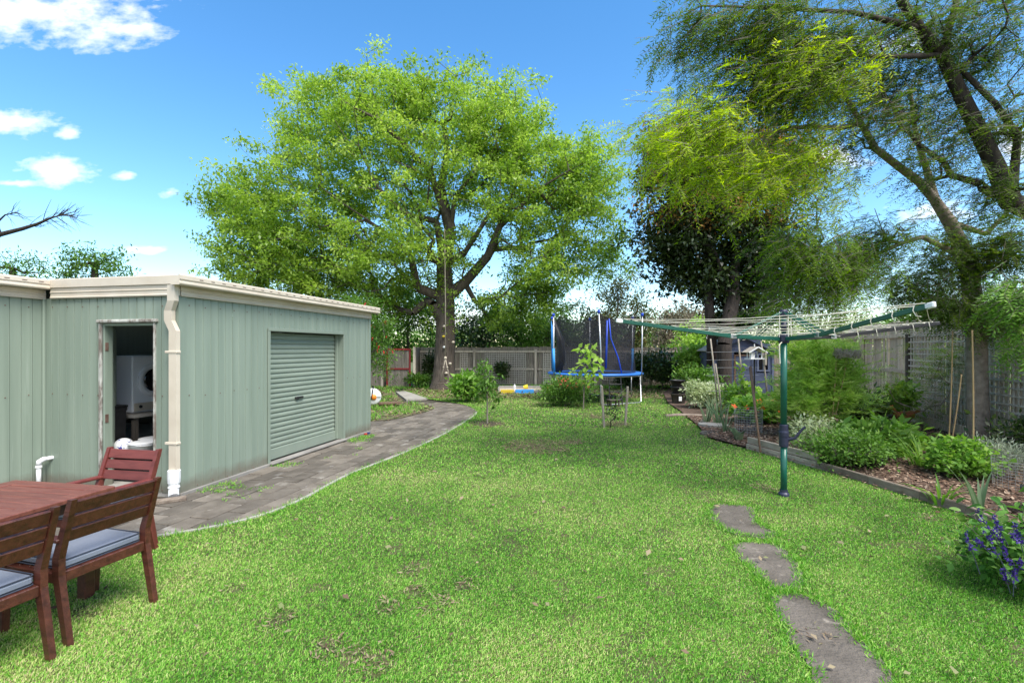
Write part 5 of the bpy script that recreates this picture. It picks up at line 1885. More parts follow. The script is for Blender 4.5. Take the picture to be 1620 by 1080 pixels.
M['nast'] = surf('orange red petals', (0.68, 0.075, 0.012), (0.75, 0.12, 0.02), 20, 0.6, 0.0)


def px_lobes(rows, squash=1.0):
    """lobes given at their places: (px, py, depth, rx, rz[, ry]) with radii in metres"""
    out = []
    for r in rows:
        p = P(r[0], r[1], r[2])
        out.append((p.x, p.y, p.z, r[3], r[5] if len(r) > 5 else (r[3] + r[4]) / 2 * squash, r[4]))
    return out


# ------------------------------------------------------------------ the large tree at the back fence
BT = Vector((-2.85, 20.7, 0))
tree = thing('large_tree', 'large spreading tree with fresh green crown and thick trunk before the back fence', 'tree', BT, 0)
k_ = 20.7 / 780
lob = px_lobes([(660, 255, 20.5, 5.4, 3.6, 3.8), (480, 315, 20.5, 3.7, 2.7, 3.4), (840, 300, 20.7, 3.3, 2.7, 3.4), (570, 400, 20.2, 5.6, 1.7, 3.8), (870, 410, 20.7, 2.7, 2.0, 3.0),
                (510, 185, 20.7, 2.5, 1.8, 2.4), (405, 375, 20.4, 2.0, 1.8, 2.6), (710, 170, 20.7, 2.9, 1.8, 2.6), (920, 265, 21, 1.6, 1.4, 2.0), (620, 470, 21.0, 2.8, 1.2, 2.5), (820, 480, 21.3, 2.4, 1.2, 2.4),
                (610, 160, 20.7, 2.4, 1.6, 2.4), (800, 210, 20.7, 2.4, 2.0, 2.6), (935, 300, 20.7, 1.9, 2.0, 2.4), (960, 400, 21, 1.2, 1.4, 1.8), (380, 330, 20.6, 1.5, 1.6, 2), (470, 440, 20.4, 3.4, 1.2, 3.0), (400, 420, 20.4, 1.8, 1.2, 2)])
att = lobes_points(lob, 2600, 0.5)
att = att[att[:, 2] > 2.6]
seed = [BT + Vector((0, 0, -0.1)), BT + Vector((0.02, 0, 1.2)), BT + Vector((0.05, 0, 2.6)), BT + Vector((0.05, 0, 3.8)), BT + Vector((0.0, -0.1, 5.2)), BT + Vector((0.3, -0.3, 6.6)), BT + Vector((-0.1, -0.4, 8.2)), BT + Vector((0.2, -0.4, 9.8))]
spar = [-1, 0, 1, 2, 3, 4, 5, 6]


def limb(pts, start):
    global seed, spar
    p = start
    for q in pts:
        seed.append(q)
        spar.append(p)
        p = len(seed) - 1


limb([P(735, 447, 20.7), P(772, 405, 20.3), P(790, 360, 19.9), P(850, 300, 19.4), P(900, 270, 19)], 3)
limb([P(660, 455, 20.5), P(650, 405, 20), P(600, 360, 19.4), P(540, 320, 18.8)], 3)
limb([P(735, 400, 20.2), P(780, 330, 19.6), P(850, 330, 18.6)], 4)
limb([P(690, 350, 20.3), P(640, 338, 19.4), P(600, 300, 18.9), P(560, 296, 18.5)], 4)
limb([P(720, 310, 20), P(780, 240, 19.8), P(800, 180, 19.6)], 5)
limb([P(680, 270, 19.4), P(600, 190, 18.6), P(540, 160, 18.2)], 5)
pos, par, rad, tips_ = grow(seed, spar, att, 0.7, 0.16, 0.011, 2.15)
bcaps = dict(enumerate([.5, .43, .41, .385, .32, .26, .19, .13, .22, .18, .13, .075, .03, .18, .13, .08, .03, .14, .08, .03, .13, .09, .055, .025, .09, .05, .025, .12, .075, .04]))
br, rad = branch_obj('trunk', pos, par, rad, M['bark'], tree, 0.43, caps=bcaps)
# flared foot
MB().lathe([(0.72, -0.1), (0.6, 0.1), (0.5, 0.4), (0.44, 0.9), (0.38, 1.5)], tuple(BT), 14).build('root_flare', M['bark'], tree, True, True)
for i, (px, py, m) in enumerate(((703, 516, 'cream'), (702, 532, 'yellow'), (703, 549, 'white'), (717, 541, 'sand'), (712, 575, 'cream'), (708, 606, 'sand'), (706, 590, 'cream'))):
    p = P(px, py, 20.22)
    MB().ell(tuple(p), (0.07, 0.07, 0.055), 8, 6).build('climbing_hold', M[m], tree, True, True)
end = pos[np.concatenate([tips_, rng.choice(len(pos), 1500)])]
end = end + rng.normal(size=end.shape) * 0.12
end = end[(end[:, 2] > 2.4) & (np.hypot(end[:, 0] - BT.x, end[:, 1] - BT.y) > 0.9)]
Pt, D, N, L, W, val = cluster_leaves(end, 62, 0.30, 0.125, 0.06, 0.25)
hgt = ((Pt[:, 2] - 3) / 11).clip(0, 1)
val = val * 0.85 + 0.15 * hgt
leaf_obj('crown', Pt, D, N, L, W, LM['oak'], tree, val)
# epicormic shoots on the lower trunk
C = np.array([BT + Vector((random.gauss(0, .45), -0.3 + random.gauss(0, .3), random.uniform(2.2, 5.5))) for _ in range(26)])
Pt, D, N, L, W, val = cluster_leaves(C, 40, 0.32, 0.13, 0.07, 0.3)
leaf_obj('trunk_shoots', Pt, D, N, L, W, LM['oak'], tree, val)


def simple_tree(name, label, loc, lob, nat, mat, bark, r, leaf, trunk_pts=None, group=None, per=50, spread=0.35, sh=0.55, extra=None, pexp=2.2, tip=0.006):
    loc = Vector(loc)
    t = thing(name, label, 'tree', loc, 0, group)
    att = lobes_points(lob, nat, sh)
    zc = min(l[2] - l[5] for l in lob)
    seed = [loc + Vector((0, 0, -0.1))] + ([Vector(p) for p in trunk_pts] if trunk_pts else [loc + Vector((0, 0, max(0.4, zc * 0.6))), Vector((loc.x * .5 + lob[0][0] * .5, loc.y, max(lob[0][2], zc + .3)))])
    pos, par, rad, tips = grow(seed, list(range(-1, len(seed) - 1)), att, 0.5, 0.14, tip, pexp)
    branch_obj('trunk', pos, par, rad, bark, t, r)
    e = pos[tips]
    Pt, D, N, L, W, val = cluster_leaves(e, per, spread, leaf[0], leaf[1], 0.25)
    leaf_obj('crown', Pt, D, N, L, W, mat, t, val)
    return t, e


# dark two-stemmed tree by the playhouse
dl = px_lobes([(1110, 330, 17.5, 2.5, 2.3), (1070, 250, 17.5, 1.6, 1.5), (1190, 400, 17.5, 2.1, 1.9), (1060, 390, 17.3, 1.5, 1.3), (1190, 470, 17.5, 1.7, 1.2), (1160, 505, 17.3, 1.2, .6), (1090, 430, 17.4, 1.3, .9), (1200, 260, 17.8, 2.2, 2.0), (1130, 450, 17.2, 1.3, .8)])
dt, e = simple_tree('dark_tree', 'dark glossy leaved tree with rust coloured new growth on two trunks by the cubby house', G(1146, 632), dl, 780, LM['dark'], M['bark_dark'], 0.23, (0.15, 0.075),
                    [P(1146, 545, 16.4), P(1160, 470, 16.8), P(1165, 400, 17.2), P(1160, 330, 17.4)], None, 82, 0.40, 0.35)
MB().tube([G(1136, 622) + Vector((0, 0.6, -0.1)), P(1126, 545, 17), P(1121, 470, 17.1), P(1119, 400, 17.2), P(1112, 340, 17.3), P(1090, 290, 17.3)], [0.2, 0.17, 0.155, 0.13, 0.1, 0.05], 12).build('second_trunk', M['bark_dark'], dt, True, True)
MB().tube([P(1119, 400, 17.2), P(1100, 385, 17.0), P(1085, 360, 16.9), P(1060, 345, 16.8)], [0.11, 0.08, 0.06, 0.03], 8).build('side_limb', M['bark_dark'], dt, True, True)
top = e[(e[:, 2] > 5.6) & (rng.random(len(e)) < 0.75)]
Pt, D, N, L, W, val = cluster_leaves(top + np.array([0, -0.35, 0.2]), 34, 0.36, 0.13, 0.055, 0.0)
leaf_obj('new_growth', Pt, D, N, L, W, LM['rusty'], dt, val)

# trees and shrubs beyond the fences
simple_tree('flowering_gum', 'olive leaved gum tree with reddish tips beyond the back fence, right of the trampoline poles', (5.6, 27, 0),
            px_lobes([(985, 470, 27, 1.6, 1.3), (1010, 510, 27, 1.3, 1.0), (960, 510, 27, 1.4, 0.9), (990, 545, 27, 1.6, .6)]), 130, LM['redgum'], M['twig'], 0.16, (0.17, 0.07), None, 'trees beyond the back fence', 60, 0.42)
simple_tree('distant_gum', 'dull pinkish gum tree farthest beyond the back fence under the clothesline arm', (16.5, 46, 0),
            px_lobes([(1085, 505, 46, 2.4, 1.6), (1055, 530, 46, 2.2, 1.3), (1115, 520, 46, 2.3, 1.6)]), 150, LM['gum'], M['twig'], 0.25, (0.3, 0.14), None, 'trees beyond the back fence', 46, 0.62)
simple_tree('bright_tree', 'small bright green tree beyond the back fence behind the slim dark trunk', (9.6, 26, 0),
            px_lobes([(1100, 545, 26, 1.1, .7), (1095, 520, 26, .7, .6)]), 50, LM['lime'], M['twig'], 0.08, (0.17, 0.09), None, 'trees beyond the back fence', 50, 0.33)
bk = [(-8.2, 24.5, 4.9, 'mid', 'bushy mid green tree beyond the back fence behind the shed roof'), (-5.4, 25.5, 5.2, 'mid', 'bushy mid green tree beyond the back fence behind the red gate'),
      (-1.6, 26.5, 4.4, 'citrus', 'darker bushy tree beyond the back fence right of the thick trunk'), (1.2, 25.5, 4.2, 'mid', 'bushy green tree beyond the back fence left of the trampoline'),
      (3.4, 27, 4.0, 'citrus', 'darker bushy tree beyond the back fence behind the trampoline net')]
for x, y, hh, m, lab in bk:
    simple_tree('bushy_tree', lab, (x, y, 0), [(x, y, hh * .72, 2.0, 1.6, hh * .42), (x + 1, y, hh * .55, 1.5, 1.4, hh * .4), (x - 1, y - .3, hh * .5, 1.5, 1.4, hh * .4)], 120, LM[m], M['twig'], 0.12,
                (0.15, 0.075), None, 'trees beyond the back fence', 56, 0.42)
# far tree belt beyond the neighbouring gardens
C = np.stack([rng.uniform(-75, 75, 1500), rng.uniform(62, 70, 1500), 0.5 + 5.2 * rng.random(1500) ** 1.3], 1)
C[:, 2] *= 0.65 + 0.6 * vnoise(C[:, 0], C[:, 1] * 0, 7.0, 31)
Pt, D, N, L, W, val = cluster_leaves(C, 70, 1.5, 0.36, 0.22, 0.1)
V, F = leaf_verts(Pt, D, N, L, W)
tag(link('far_trees', np_mesh('far_trees', V, F, LM['mid'], val)), 'far belt of trees beyond the neighbouring gardens', 'trees', None, 'stuff')
# trees over the shed at the left
simple_tree('olive_tree', 'leafy tree top showing above the shed roof at the left', P(150, 420, 17) * Vector((1, 1, 0)) if False else (P(150, 420, 17).x, 17, 0),
            px_lobes([(150, 417, 17, 1.1, .7), (110, 428, 17, .7, .5), (190, 428, 17, .5, .4)]), 64, LM['mid'], M['bark_dark'], 0.1, (0.11, 0.045), None, 'trees behind the shed', 42, 0.26)
simple_tree('thin_tree', 'sparse thin tree top above the shed roof at the left edge of the photograph', (P(20, 420, 19).x, 19, 0),
            px_lobes([(20, 425, 19, 1.1, .8), (50, 420, 19, .9, .5)]), 70, LM['mid'], M['bark_dark'], 0.1, (0.12, 0.045), None, 'trees behind the shed', 20, 0.35)
t = thing('bare_tree', 'bare dark branch reaching in from the left edge above the shed', 'tree', (-18.5, 15.5, 0), 0, 'trees behind the shed')
base = Vector((-18.5, 15.5, 0))
main = [base, base + Vector((0.1, 0, 3)), P(-60, 395, 15.5), P(0, 371, 15.5), P(35, 362, 15.5), P(60, 354, 15.5), P(80, 345, 15.5), P(98, 340, 15.5), P(118, 341, 15.5)]
b = MB()
b.tube(main, [.2, .16, .1, .075, .06, .045, .03, .016, .005], 8)
fork = [P(0, 371, 15.5), P(-5, 352, 15.4), P(8, 340, 15.4), P(30, 336, 15.4)]
b.tube(fork, [.05, .035, .022, .006], 7)
for k in range(44):
    i = random.choice((4, 5, 5, 6, 6, 6, 7, 7)) if k < 36 else random.choice((-1, -2))
    if i > 0:
        p0 = main[i].lerp(main[min(i + 1, 8)], random.random())
    else:
        p0 = fork[2].lerp(fork[3], random.random())
    up = random.gauss(0.15, .5)
    L = random.uniform(.25, .75)
    d = Vector((random.uniform(.5, 1), random.uniform(-.4, .4), up)).normalized()
    q = p0 + d * L * .5 + Vector((0, 0, random.gauss(0, .04)))
    e = p0 + d * L + Vector((random.uniform(0, .1), 0, random.gauss(0, .08)))
    b.tube([p0, q, e], [.011, .008, .003], 4, False)
    b.tube([q, q + (e - q) * .6 + Vector((0, 0, random.gauss(0, .16)))], [.006, .002], 3, False)
b.build('trunk', M['bark_dark'], t, True, True)

# ------------------------------------------------------------------ feathery trees on the right
def feather_tree(name, label, base, limbs, lobsets, bark, r, radii, tip=0.005):
    """limbs: list of (points, parent limb index or -1, node index); lobsets: (lobes, attractors, material key, sprays per tip, length)"""
    base = Vector(base)
    t = thing(name, label, 'tree', base, 0)
    seed, par, idx = [base + Vector((0, 0, -.1))], [-1], {}
    for li, (pts, pl, pn) in enumerate(limbs):
        p = 0 if pl < 0 else idx[(pl, pn)]
        for n_, q in enumerate(pts):
            seed.append(Vector(q))
            par.append(p)
            p = len(seed) - 1
            idx[(li, n_)] = p
    atts, tag_ = [], []
    for k, ls in enumerate(lobsets):
        a = lobes_points(ls[0], ls[1], 0.25)
        atts.append(a)
        tag_ += [k] * len(a)
    A = np.concatenate(atts)
    pos, par, rad, tips = grow(seed, par, A, 0.3, 0.13, tip, 2.3)
    # radii along the given limbs follow the photograph's proportions
    caps = {0: r}
    for (li, n_), k in idx.items():
        caps[k] = radii[li][min(n_, len(radii[li]) - 1)]
    branch_obj('trunk', pos, par, rad, bark, t, r, 1.6, 0.02, caps)
    P_ = pos[tips]
    for k, ls in enumerate(lobsets):
        # every tip belongs to the nearest set
        d = np.stack([np.min(np.linalg.norm(P_[:, None] - a[None, :], axis=2), axis=1) if False else np.min(((P_[:, None] - a[None]) ** 2).sum(2), axis=1) for a in atts], 1)
        sel = P_[np.argmin(d, 1) == k]
        cen = np.array(ls[0])[:, :3].mean(0)
        out = unit(sel - np.array([base.x, base.y, cen[2]]))
        Pt, D, N, L, W, val, b0, b1 = sprays(sel, ls[3], ls[4], ls[5], ls[6], ls[7], ls[8], ls[9], out)
        leaf_obj('crown', Pt, D, N, L, W, LM[ls[2]], t, val)
        o = np.array(base)
        V, F = frustums(b0 - o, b1 - o, np.full(len(b0), 0.0035), np.full(len(b0), 0.0015), 3)
        tag(link('twigs', np_mesh('twigs', V, F, M['twig']), t), kind='stuff')
    return t


# tree whose trunk stands in the bed
ba = Vector((8.15, 8.6, 0))
limbsA = [([Vector((8.12, 8.6, 0.9)), Vector((8.08, 8.58, 1.8)), P(1541, 480, 8.5), P(1530, 410, 8.4), P(1503, 352, 8.2)], -1, 0),
          ([P(1478, 315, 8.1), P(1455, 288, 8.0), P(1420, 262, 7.8), P(1385, 235, 7.6), P(1362, 195, 7.5), P(1345, 165, 7.4), P(1320, 130, 7.2)], 0, 4),
          ([P(1466, 268, 8.1), P(1452, 225, 8.1), P(1445, 190, 8.1), P(1440, 140, 8)], 1, 0),
          ([P(1330, 203, 7.3), P(1275, 200, 7.0), P(1230, 208, 6.8), P(1180, 212, 6.7), P(1130, 200, 6.6), P(1075, 185, 6.5)], 1, 4),
          ([P(1190, 235, 6.8), P(1150, 265, 6.7)], 3, 2),
          ([P(1460, 375, 8.0), P(1425, 385, 7.8), P(1370, 410, 7.6), P(1310, 400, 7.4), P(1260, 395, 7.3)], 0, 3),
          ([P(1560, 370, 8.2), P(1600, 330, 8.0)], 0, 4)]
fa = [
    (px_lobes([(1105, 225, 6.6, .78, .48), (1180, 262, 6.8, .7, .46), (1055, 215, 6.5, .42, .34), (1250, 265, 7.0, .5, .5), (1300, 290, 7.2, .4, .4), (1140, 175, 6.7, .6, .3), (1050, 275, 6.5, .2, .22)]),
     190, 'wattle', 7, 0.38, 11, 0.075, 0.013, 0.45, 0.2),
    (px_lobes([(1265, 395, 7.3, .62, .6), (1340, 420, 7.5, .7, .5), (1390, 380, 7.6, .5, .5), (1300, 460, 7.4, .62, .3), (1240, 480, 7.3, .35, .25)]),
     230, 'fern', 7, 0.36, 11, 0.072, 0.0125, 0.5, 0.14),
    (px_lobes([(1510, 410, 8.2, .9, .75), (1580, 400, 8.0, .7, .8), (1500, 480, 8.2, .75, .45), (1430, 450, 8.0, .5, .4), (1580, 490, 8.2, .6, .4), (1460, 460, 7.9, .4, .3)]),
     300, 'feather', 8, 0.3, 10, 0.055, 0.014, 0.35, 0.14),
    (px_lobes([(1395, 130, 7.6, .9, .7), (1350, 220, 7.5, .45, .5), (1300, 130, 7.2, .7, .7), (1460, 180, 8.0, .6, .5)]), 190, 'feather', 6, 0.3, 10, 0.06, 0.013, 0.4, 0.14),
]
feather_tree('feathery_tree', 'feathery leaved tree with pale smooth trunk standing in the right garden bed', ba, limbsA, fa, M['bark_pale'], 0.17,
             [[.155, .145, .138, .122, .098], [.074, .066, .058, .05, .042, .034, .026], [.05, .04, .034, .026], [.034, .03, .026, .022, .018, .012], [.016, .012], [.036, .032, .026, .02, .014], [.036, .028]])
# leaning tree whose foot is outside the picture
bb_ = Vector((9.6, 6.6, 0))
limbsB = [([Vector((9.0, 6.6, 1.6)), Vector((8.0, 6.9, 3.3)), P(1600, 320, 7.0), P(1573, 258, 7.0), P(1528, 165, 7.0), P(1491, 88, 7.0), P(1455, 45, 6.9), P(1425, 0, 6.8), P(1400, -60, 6.7)], -1, 0),
          ([P(1500, 50, 7.1), P(1512, 10, 7.2), P(1520, -60, 7.3)], 0, 5),
          ([P(1610, 215, 6.9), P(1575, 165, 6.8), P(1540, 130, 6.9), P(1520, 110, 6.95)], 0, 2),
          ([P(1350, 20, 6.7), P(1260, 15, 6.6), P(1180, 12, 6.5), P(1110, 10, 6.4)], 0, 6),
          ([P(1400, 90, 6.6), P(1320, 85, 6.5), P(1260, 70, 6.4)], 0, 5)]
fb = [
    (px_lobes([(1200, 60, 6.5, .85, .5), (1270, 130, 6.6, .75, .55), (1330, 60, 6.7, .8, .6), (1120, 35, 6.4, .5, .32), (1195, 130, 6.6, .55, .35), (1240, 10, 6.5, .8, .4), (1085, 70, 6.4, .2, .25)]),
     240, 'feather', 7, 0.34, 11, 0.066, 0.013, 0.5, 0.14),
    (px_lobes([(1300, 190, 6.8, .45, .4), (1130, 110, 6.5, .4, .2), (1350, 110, 6.6, .5, .5), (1250, 100, 6.4, .7, .5)]), 80, 'wattle', 6, 0.34, 10, 0.066, 0.014, 0.5, 0.14),
    (px_lobes([(1480, 60, 7.1, .9, .7), (1560, 90, 7.0, .8, .8), (1610, 200, 7.0, .6, .8), (1420, 180, 6.9, .7, .5), (1530, 200, 7.0, .6, .6), (1440, 20, 6.9, .8, .5), (1590, 20, 6.9, .8, .6)]),
     310, 'feather', 6, 0.3, 10, 0.058, 0.0125, 0.4, 0.15),
    (px_lobes([(1618, 470, 6.4, .18, .38), (1626, 545, 6.4, .12, .25)]), 34, 'bright', 7, 0.3, 9, 0.07, 0.02, 0.8, 0.1),
    (px_lobes([(1590, 300, 6.9, .5, .5), (1490, 260, 7.0, .5, .35)]), 55, 'feather', 6, 0.3, 10, 0.058, 0.013, 0.4, 0.15),
]
feather_tree('leaning_tree', 'leaning feathery leaved tree with dark trunk reaching in from the right edge', bb_, limbsB, fb, M['bark_dark'], 0.2,
             [[.18, .15, .128, .11, .094, .08, .066, .052, .045], [.046, .042, .038], [.042, .038, .034, .03], [.03, .026, .02, .014], [.026, .022, .016]])


# ------------------------------------------------------------------ shrubs and bed plants
def shrub(name, label, loc, r, n, L, W, mat, cat='shrub', group=None, nst=9, up=0.2, lumps=7, sh=0.45, base_z=0.0, stem=0.008, clus=14, droop=0.1, spread=0.3, fold=None):
    """leafy shrub: foliage in lumpy clusters on real stems"""
    loc = Vector(loc)
    t = thing(name, label, cat, loc, 0, group)
    c = np.array(loc) + np.array([0, 0, base_z + r[2]])
    lob = [(c[0], c[1], c[2], r[0] * .72, r[1] * .72, r[2] * .85)]
    for k in range(lumps):
        a = 2 * math.pi * (k + random.random() * .5) / lumps
        q = random.uniform(.3, .6)
        s = random.uniform(.38, .55)
        lob.append((c[0] + r[0] * q * math.cos(a), c[1] + r[1] * q * math.sin(a), c[2] + r[2] * random.uniform(-.45, .45), r[0] * s, r[1] * s, r[2] * s))
    nc = max(12, n // clus)
    C = lobes_points(lob, nc, sh)
    C = C[C[:, 2] > loc.z + 0.03]
    seed = [loc, loc + Vector((0, 0, max(0.05, base_z + r[2] * 0.35)))]
    pos, par, rad, tips = grow(seed, [-1, 0], C, max(r) * 0.3, 0.12, 0.003, 2.3)
    branch_obj('stems', pos, par, rad, M['twig'], t, stem * 3)
    Pt, D, N, L_, W_2, val = cluster_leaves(C, clus, max(r) * spread, L, W, droop)
    k = Pt[:, 2] > loc.z + 0.01
    oc = unit(Pt - c)
    D = unit(D + oc * 0.5 + np.array([0, 0, up]))
    leaf_obj('foliage', Pt[k], D[k], N[k], L_[k], W_2[k], LM[mat], t, val[k])
    return t, C


def flowers(t, pts, size, mat, name='flower', stuff=False):
    """five petalled flowers facing outward, each one a part of its plant"""
    b = MB()
    for k in range(5):
        a = 2 * math.pi * k / 5
        d = np.array([math.cos(a), math.sin(a), 0.25])
        s = np.array([-math.sin(a), math.cos(a), 0])
        b.add([(0, 0, 0), d * size * .6 + s * size * .34, d * size, d * size * .6 - s * size * .34], [(0, 1, 2, 3)])
    me = b.mesh(name, mat)
    M0 = wmat(t).inverted()
    for p in pts:
        o = link(name, me, t)
        o.location = M0 @ Vector(p)
        o.rotation_euler = (random.uniform(.5, 1.3), random.uniform(-.4, .4), random.uniform(-.8, .8))


# flowering bush on the lawn before the trampoline
t, C = shrub('flowering_bush', 'rounded bush with small red flowers on the lawn before the trampoline', G(897, 645) + Vector((0, .35, 0)), (0.88, 0.7, 0.46), 6200, 0.075, 0.03, 'mid', lumps=9, nst=14)
C = C[(C[:, 1] < G(897, 645).y + .45) & (C[:, 2] > 0.45)]
flowers(t, [c + np.array([0, -.12, .1]) for c in C[rng.choice(len(C), min(60, len(C)), False)]], 0.026, M['redbloom'])
# fruit sapling in the lawn
g_ = G(771, 671)
t = thing('fruit_sapling', 'young fruit tree with drooping leaves and white trunk standing alone in the lawn', 'tree', g_, 0)
seed = [g_, g_ + Vector((0.0, 0, .45)), g_ + Vector((-.01, 0, .85)), g_ + Vector((-.02, 0, 1.35))]
att = lobes_points([(g_.x, g_.y, .95, .28, .28, .38), (g_.x - .05, g_.y, 1.3, .17, .17, .22), (g_.x - .2, g_.y, .62, .16, .16, .16), (g_.x + .2, g_.y, .62, .16, .16, .2)], 55, 0.4)
pos, par, rad, tp = grow(seed, [-1, 0, 1, 2], att, .15, .1, .003, 2.3)
branch_obj('trunk', pos, par, rad, M['stake'], t, 0.022)
Pt, D, N, L, W, val = cluster_leaves(pos[tp], 9, 0.11, 0.11, 0.045, 0.7)
leaf_obj('crown', Pt, D, N, L, W, LM['mid'], t, val)
MB().lathe([(.001, .022), (.3, .02), (.38, .0)], tuple(g_), 16, None, False).build('mulch_ring', M['soil'], t, False, True)
# broad-leaved shrub behind it
shrub('lime_shrub', 'lime green broad leaved shrub beside the path end behind the sapling', G(738, 636), (0.62, 0.5, 0.55), 1500, 0.15, 0.08, 'bright')
shrub('fence_vine', 'dark creeper climbing the lattice left of the thick trunk', (-3.55, 21.72, 0.3), (0.32, 0.16, 0.75), 900, 0.1, 0.06, 'citrus', 'climber')
shrub('fern_clump', 'dark green clump at the foot of the lattice beside the red gate', (-3.95, 20.9, 0), (0.5, 0.35, 0.32), 900, 0.16, 0.05, 'mid')
shrub('lattice_shrub', 'dark round shrub against the lattice right of the thick trunk', (-0.45, 21.55, 0.35), (0.42, 0.2, 0.45), 1000, 0.1, 0.05, 'citrus')
# bottlebrush behind the shed corner
t, e = simple_tree('bottlebrush', 'bottlebrush shrub with red flowers behind the far corner of the green shed', (-4.55, 15.6, 0), px_lobes([(590, 560, 15.6, .75, .8), (600, 520, 15.6, .6, .6), (570, 500, 15.6, .9, .7), (612, 580, 15.6, .3, .5)]), 150, LM['mid'], M['twig'], 0.05,
                   (0.1, 0.03), None, None, 42, 0.26)
e = e[(e[:, 0] > -4.7)]
C = e[rng.choice(len(e), min(26, len(e)), False)]
for c in C:
    b = MB()
    b.tube([(0, 0, -.05), (0, 0, .05)], [0.018, 0.02], 7)
    o = b.build('red_flower', M['comb'], t)
    o.location = wmat(t).inverted() @ Vector(c + np.array([0.03, -.15, 0]))
    o.rotation_euler = (random.uniform(-.6, .6), random.uniform(-.6, .6), 0)
# young fig in front of the trampoline
g_ = Vector((1.98, 13.7, 0))
t = thing('young_fig', 'young fig tree with lobed lime leaves in front of the trampoline', 'tree', g_, 0)
att = np.array([P(px, py, 13.6 + random.uniform(-.15, .15)) for px, py in [(918, 552), (925, 560), (935, 553), (940, 565), (920, 575), (928, 580), (940, 585), (946, 578), (905, 588), (930, 592), (944, 594), (915, 600), (936, 572), (932, 603)]])
pos, par, rad, tp = grow([g_, g_ + Vector((.02, 0, .6)), g_ + Vector((.08, 0, 1.1))], [-1, 0, 1], att, .2, .08, .004, 2.3)
branch_obj('trunk', pos, par, rad, M['twig'], t, 0.02)
Pt, D, N, L, W, val = cluster_leaves(pos[tp], 9, 0.13, 0.18, 0.12, 0.25)
leaf_obj('crown', Pt, D, N, L, W, LM['lime'], t, val)
# bare seedling between the stakes
g_ = G(966, 677)
t = thing('seedling', 'small half bare seedling between two grey stakes on the lawn', 'plant', g_, 0)
att = np.array([P(px, py, g_.y) for px, py in [(963, 640), (975, 643), (970, 650), (960, 655), (972, 660), (967, 648), (978, 652)]]) + rng.normal(size=(7, 3)) * .03
pos, par, rad, tp = grow([g_, g_ + Vector((0, 0, .15))], [-1, 0], att, .1, .1, .004, 2.3)
branch_obj('stem', pos, par, rad, M['bark_dark'], t, 0.014)
Pt, D, N, L, W, val = cluster_leaves(pos[tp], 11, 0.07, 0.07, 0.03, 0.2)
leaf_obj('foliage', Pt, D, N, L, W, LM['citrus'], t, val)
t = thing('tied_twig', 'thin leafy twig tied to the top of the right grey stake on the lawn', 'plant', P(993, 612, 10.85), 0)
MB().tube([P(993, 612, 10.85), P(982, 622, 10.8), P(975, 632, 10.75)], 0.006, 5).build('stem', M['twig'], t, False, True)
Pt, D, N, L, W, val = cluster_leaves(np.array([P(985, 620, 10.8), P(978, 628, 10.8)]), 10, .06, .06, .02, .6)
leaf_obj('foliage', Pt, D, N, L, W, LM['bright'], t, val)

# hedge along the back right
for x, y, r, m, lab in ((6.2, 20.3, (1.15, .8, .95), 'citrus', 'dark glossy citrus bush by the back fence right of the trampoline'), (7.9, 20.2, (1.1, .8, .85), 'citrus', 'dark glossy citrus bush in the back corner under the slim trunk'),
                        (5.0, 20.8, (.8, .6, .8), 'citrus', 'dark glossy citrus bush by the back fence behind the trampoline leg')):
    shrub('citrus_bush', lab, (x, y, 0), r, 3600, 0.13, 0.065, m, 'shrub', 'citrus bushes along the back fence', sh=.5)
shrub('lime_bush', 'yellow green bush top above the citrus bushes', (7.25, 19.5, 0.55), (0.75, 0.6, 0.7), 2200, 0.15, 0.085, 'lime')  # leaves lime green all over
shrub('corner_bush', 'mid green rounded bush beside the black pots', (5.95, 15.8, 0), (.75, .6, .62), 2200, 0.11, 0.055, 'mid')
shrub('pale_bush', 'pale flecked low bush in front of the tree trunks by the pots', (5.35, 13.75, 0.03), (.55, .5, .40), 2600, 0.085, 0.04, 'pale', up=.1)
shrub('green_bush', 'mid green leafy bush right of the pale flecked bush by the bean trellis', (5.75, 12.6, 0.03), (.5, .45, .42), 1700, 0.1, 0.04, 'bright')

# leeks
def straps(name, label, loc, n, h, w, mat, cat='plant', spread=.12, bend=.5, group=None, seg=5, as_parts=True):
    loc = Vector(loc)
    t = thing(name, label, cat, loc, 0, group)
    for k in range(n):
        a = random.uniform(0, 6.28)
        d = Vector((math.cos(a), math.sin(a), 0))
        s = Vector((-d.y, d.x, 0))
        L = h * random.uniform(.65, 1.1)
        bd = bend * random.uniform(.4, 1.3)
        p = d * random.uniform(0, spread)
        vs, fs = [], []
        ang = 0.1
        for q in range(seg + 1):
            f = q / seg
            ww = w * (1 - f ** 2.2) * .5 + .0006
            vs += [p + s * ww + Vector((0, 0, .0)), p - Vector((0, 0, ww * .5)), p - s * ww]
            ang += bd * 1.9 / seg
            p = p + (d * math.sin(ang) + Vector((0, 0, 1)) * math.cos(ang)) * (L / seg)
        for q in range(seg):
            i = q * 3
            fs += [(i, i + 1, i + 4, i + 3), (i + 1, i + 2, i + 5, i + 4)]
        V = np.array([tuple(v) for v in vs])
        link('leaf', np_mesh('leaf', V, np.array(fs), LM[mat], np.full(len(fs), random.random()), True), t)
    return t


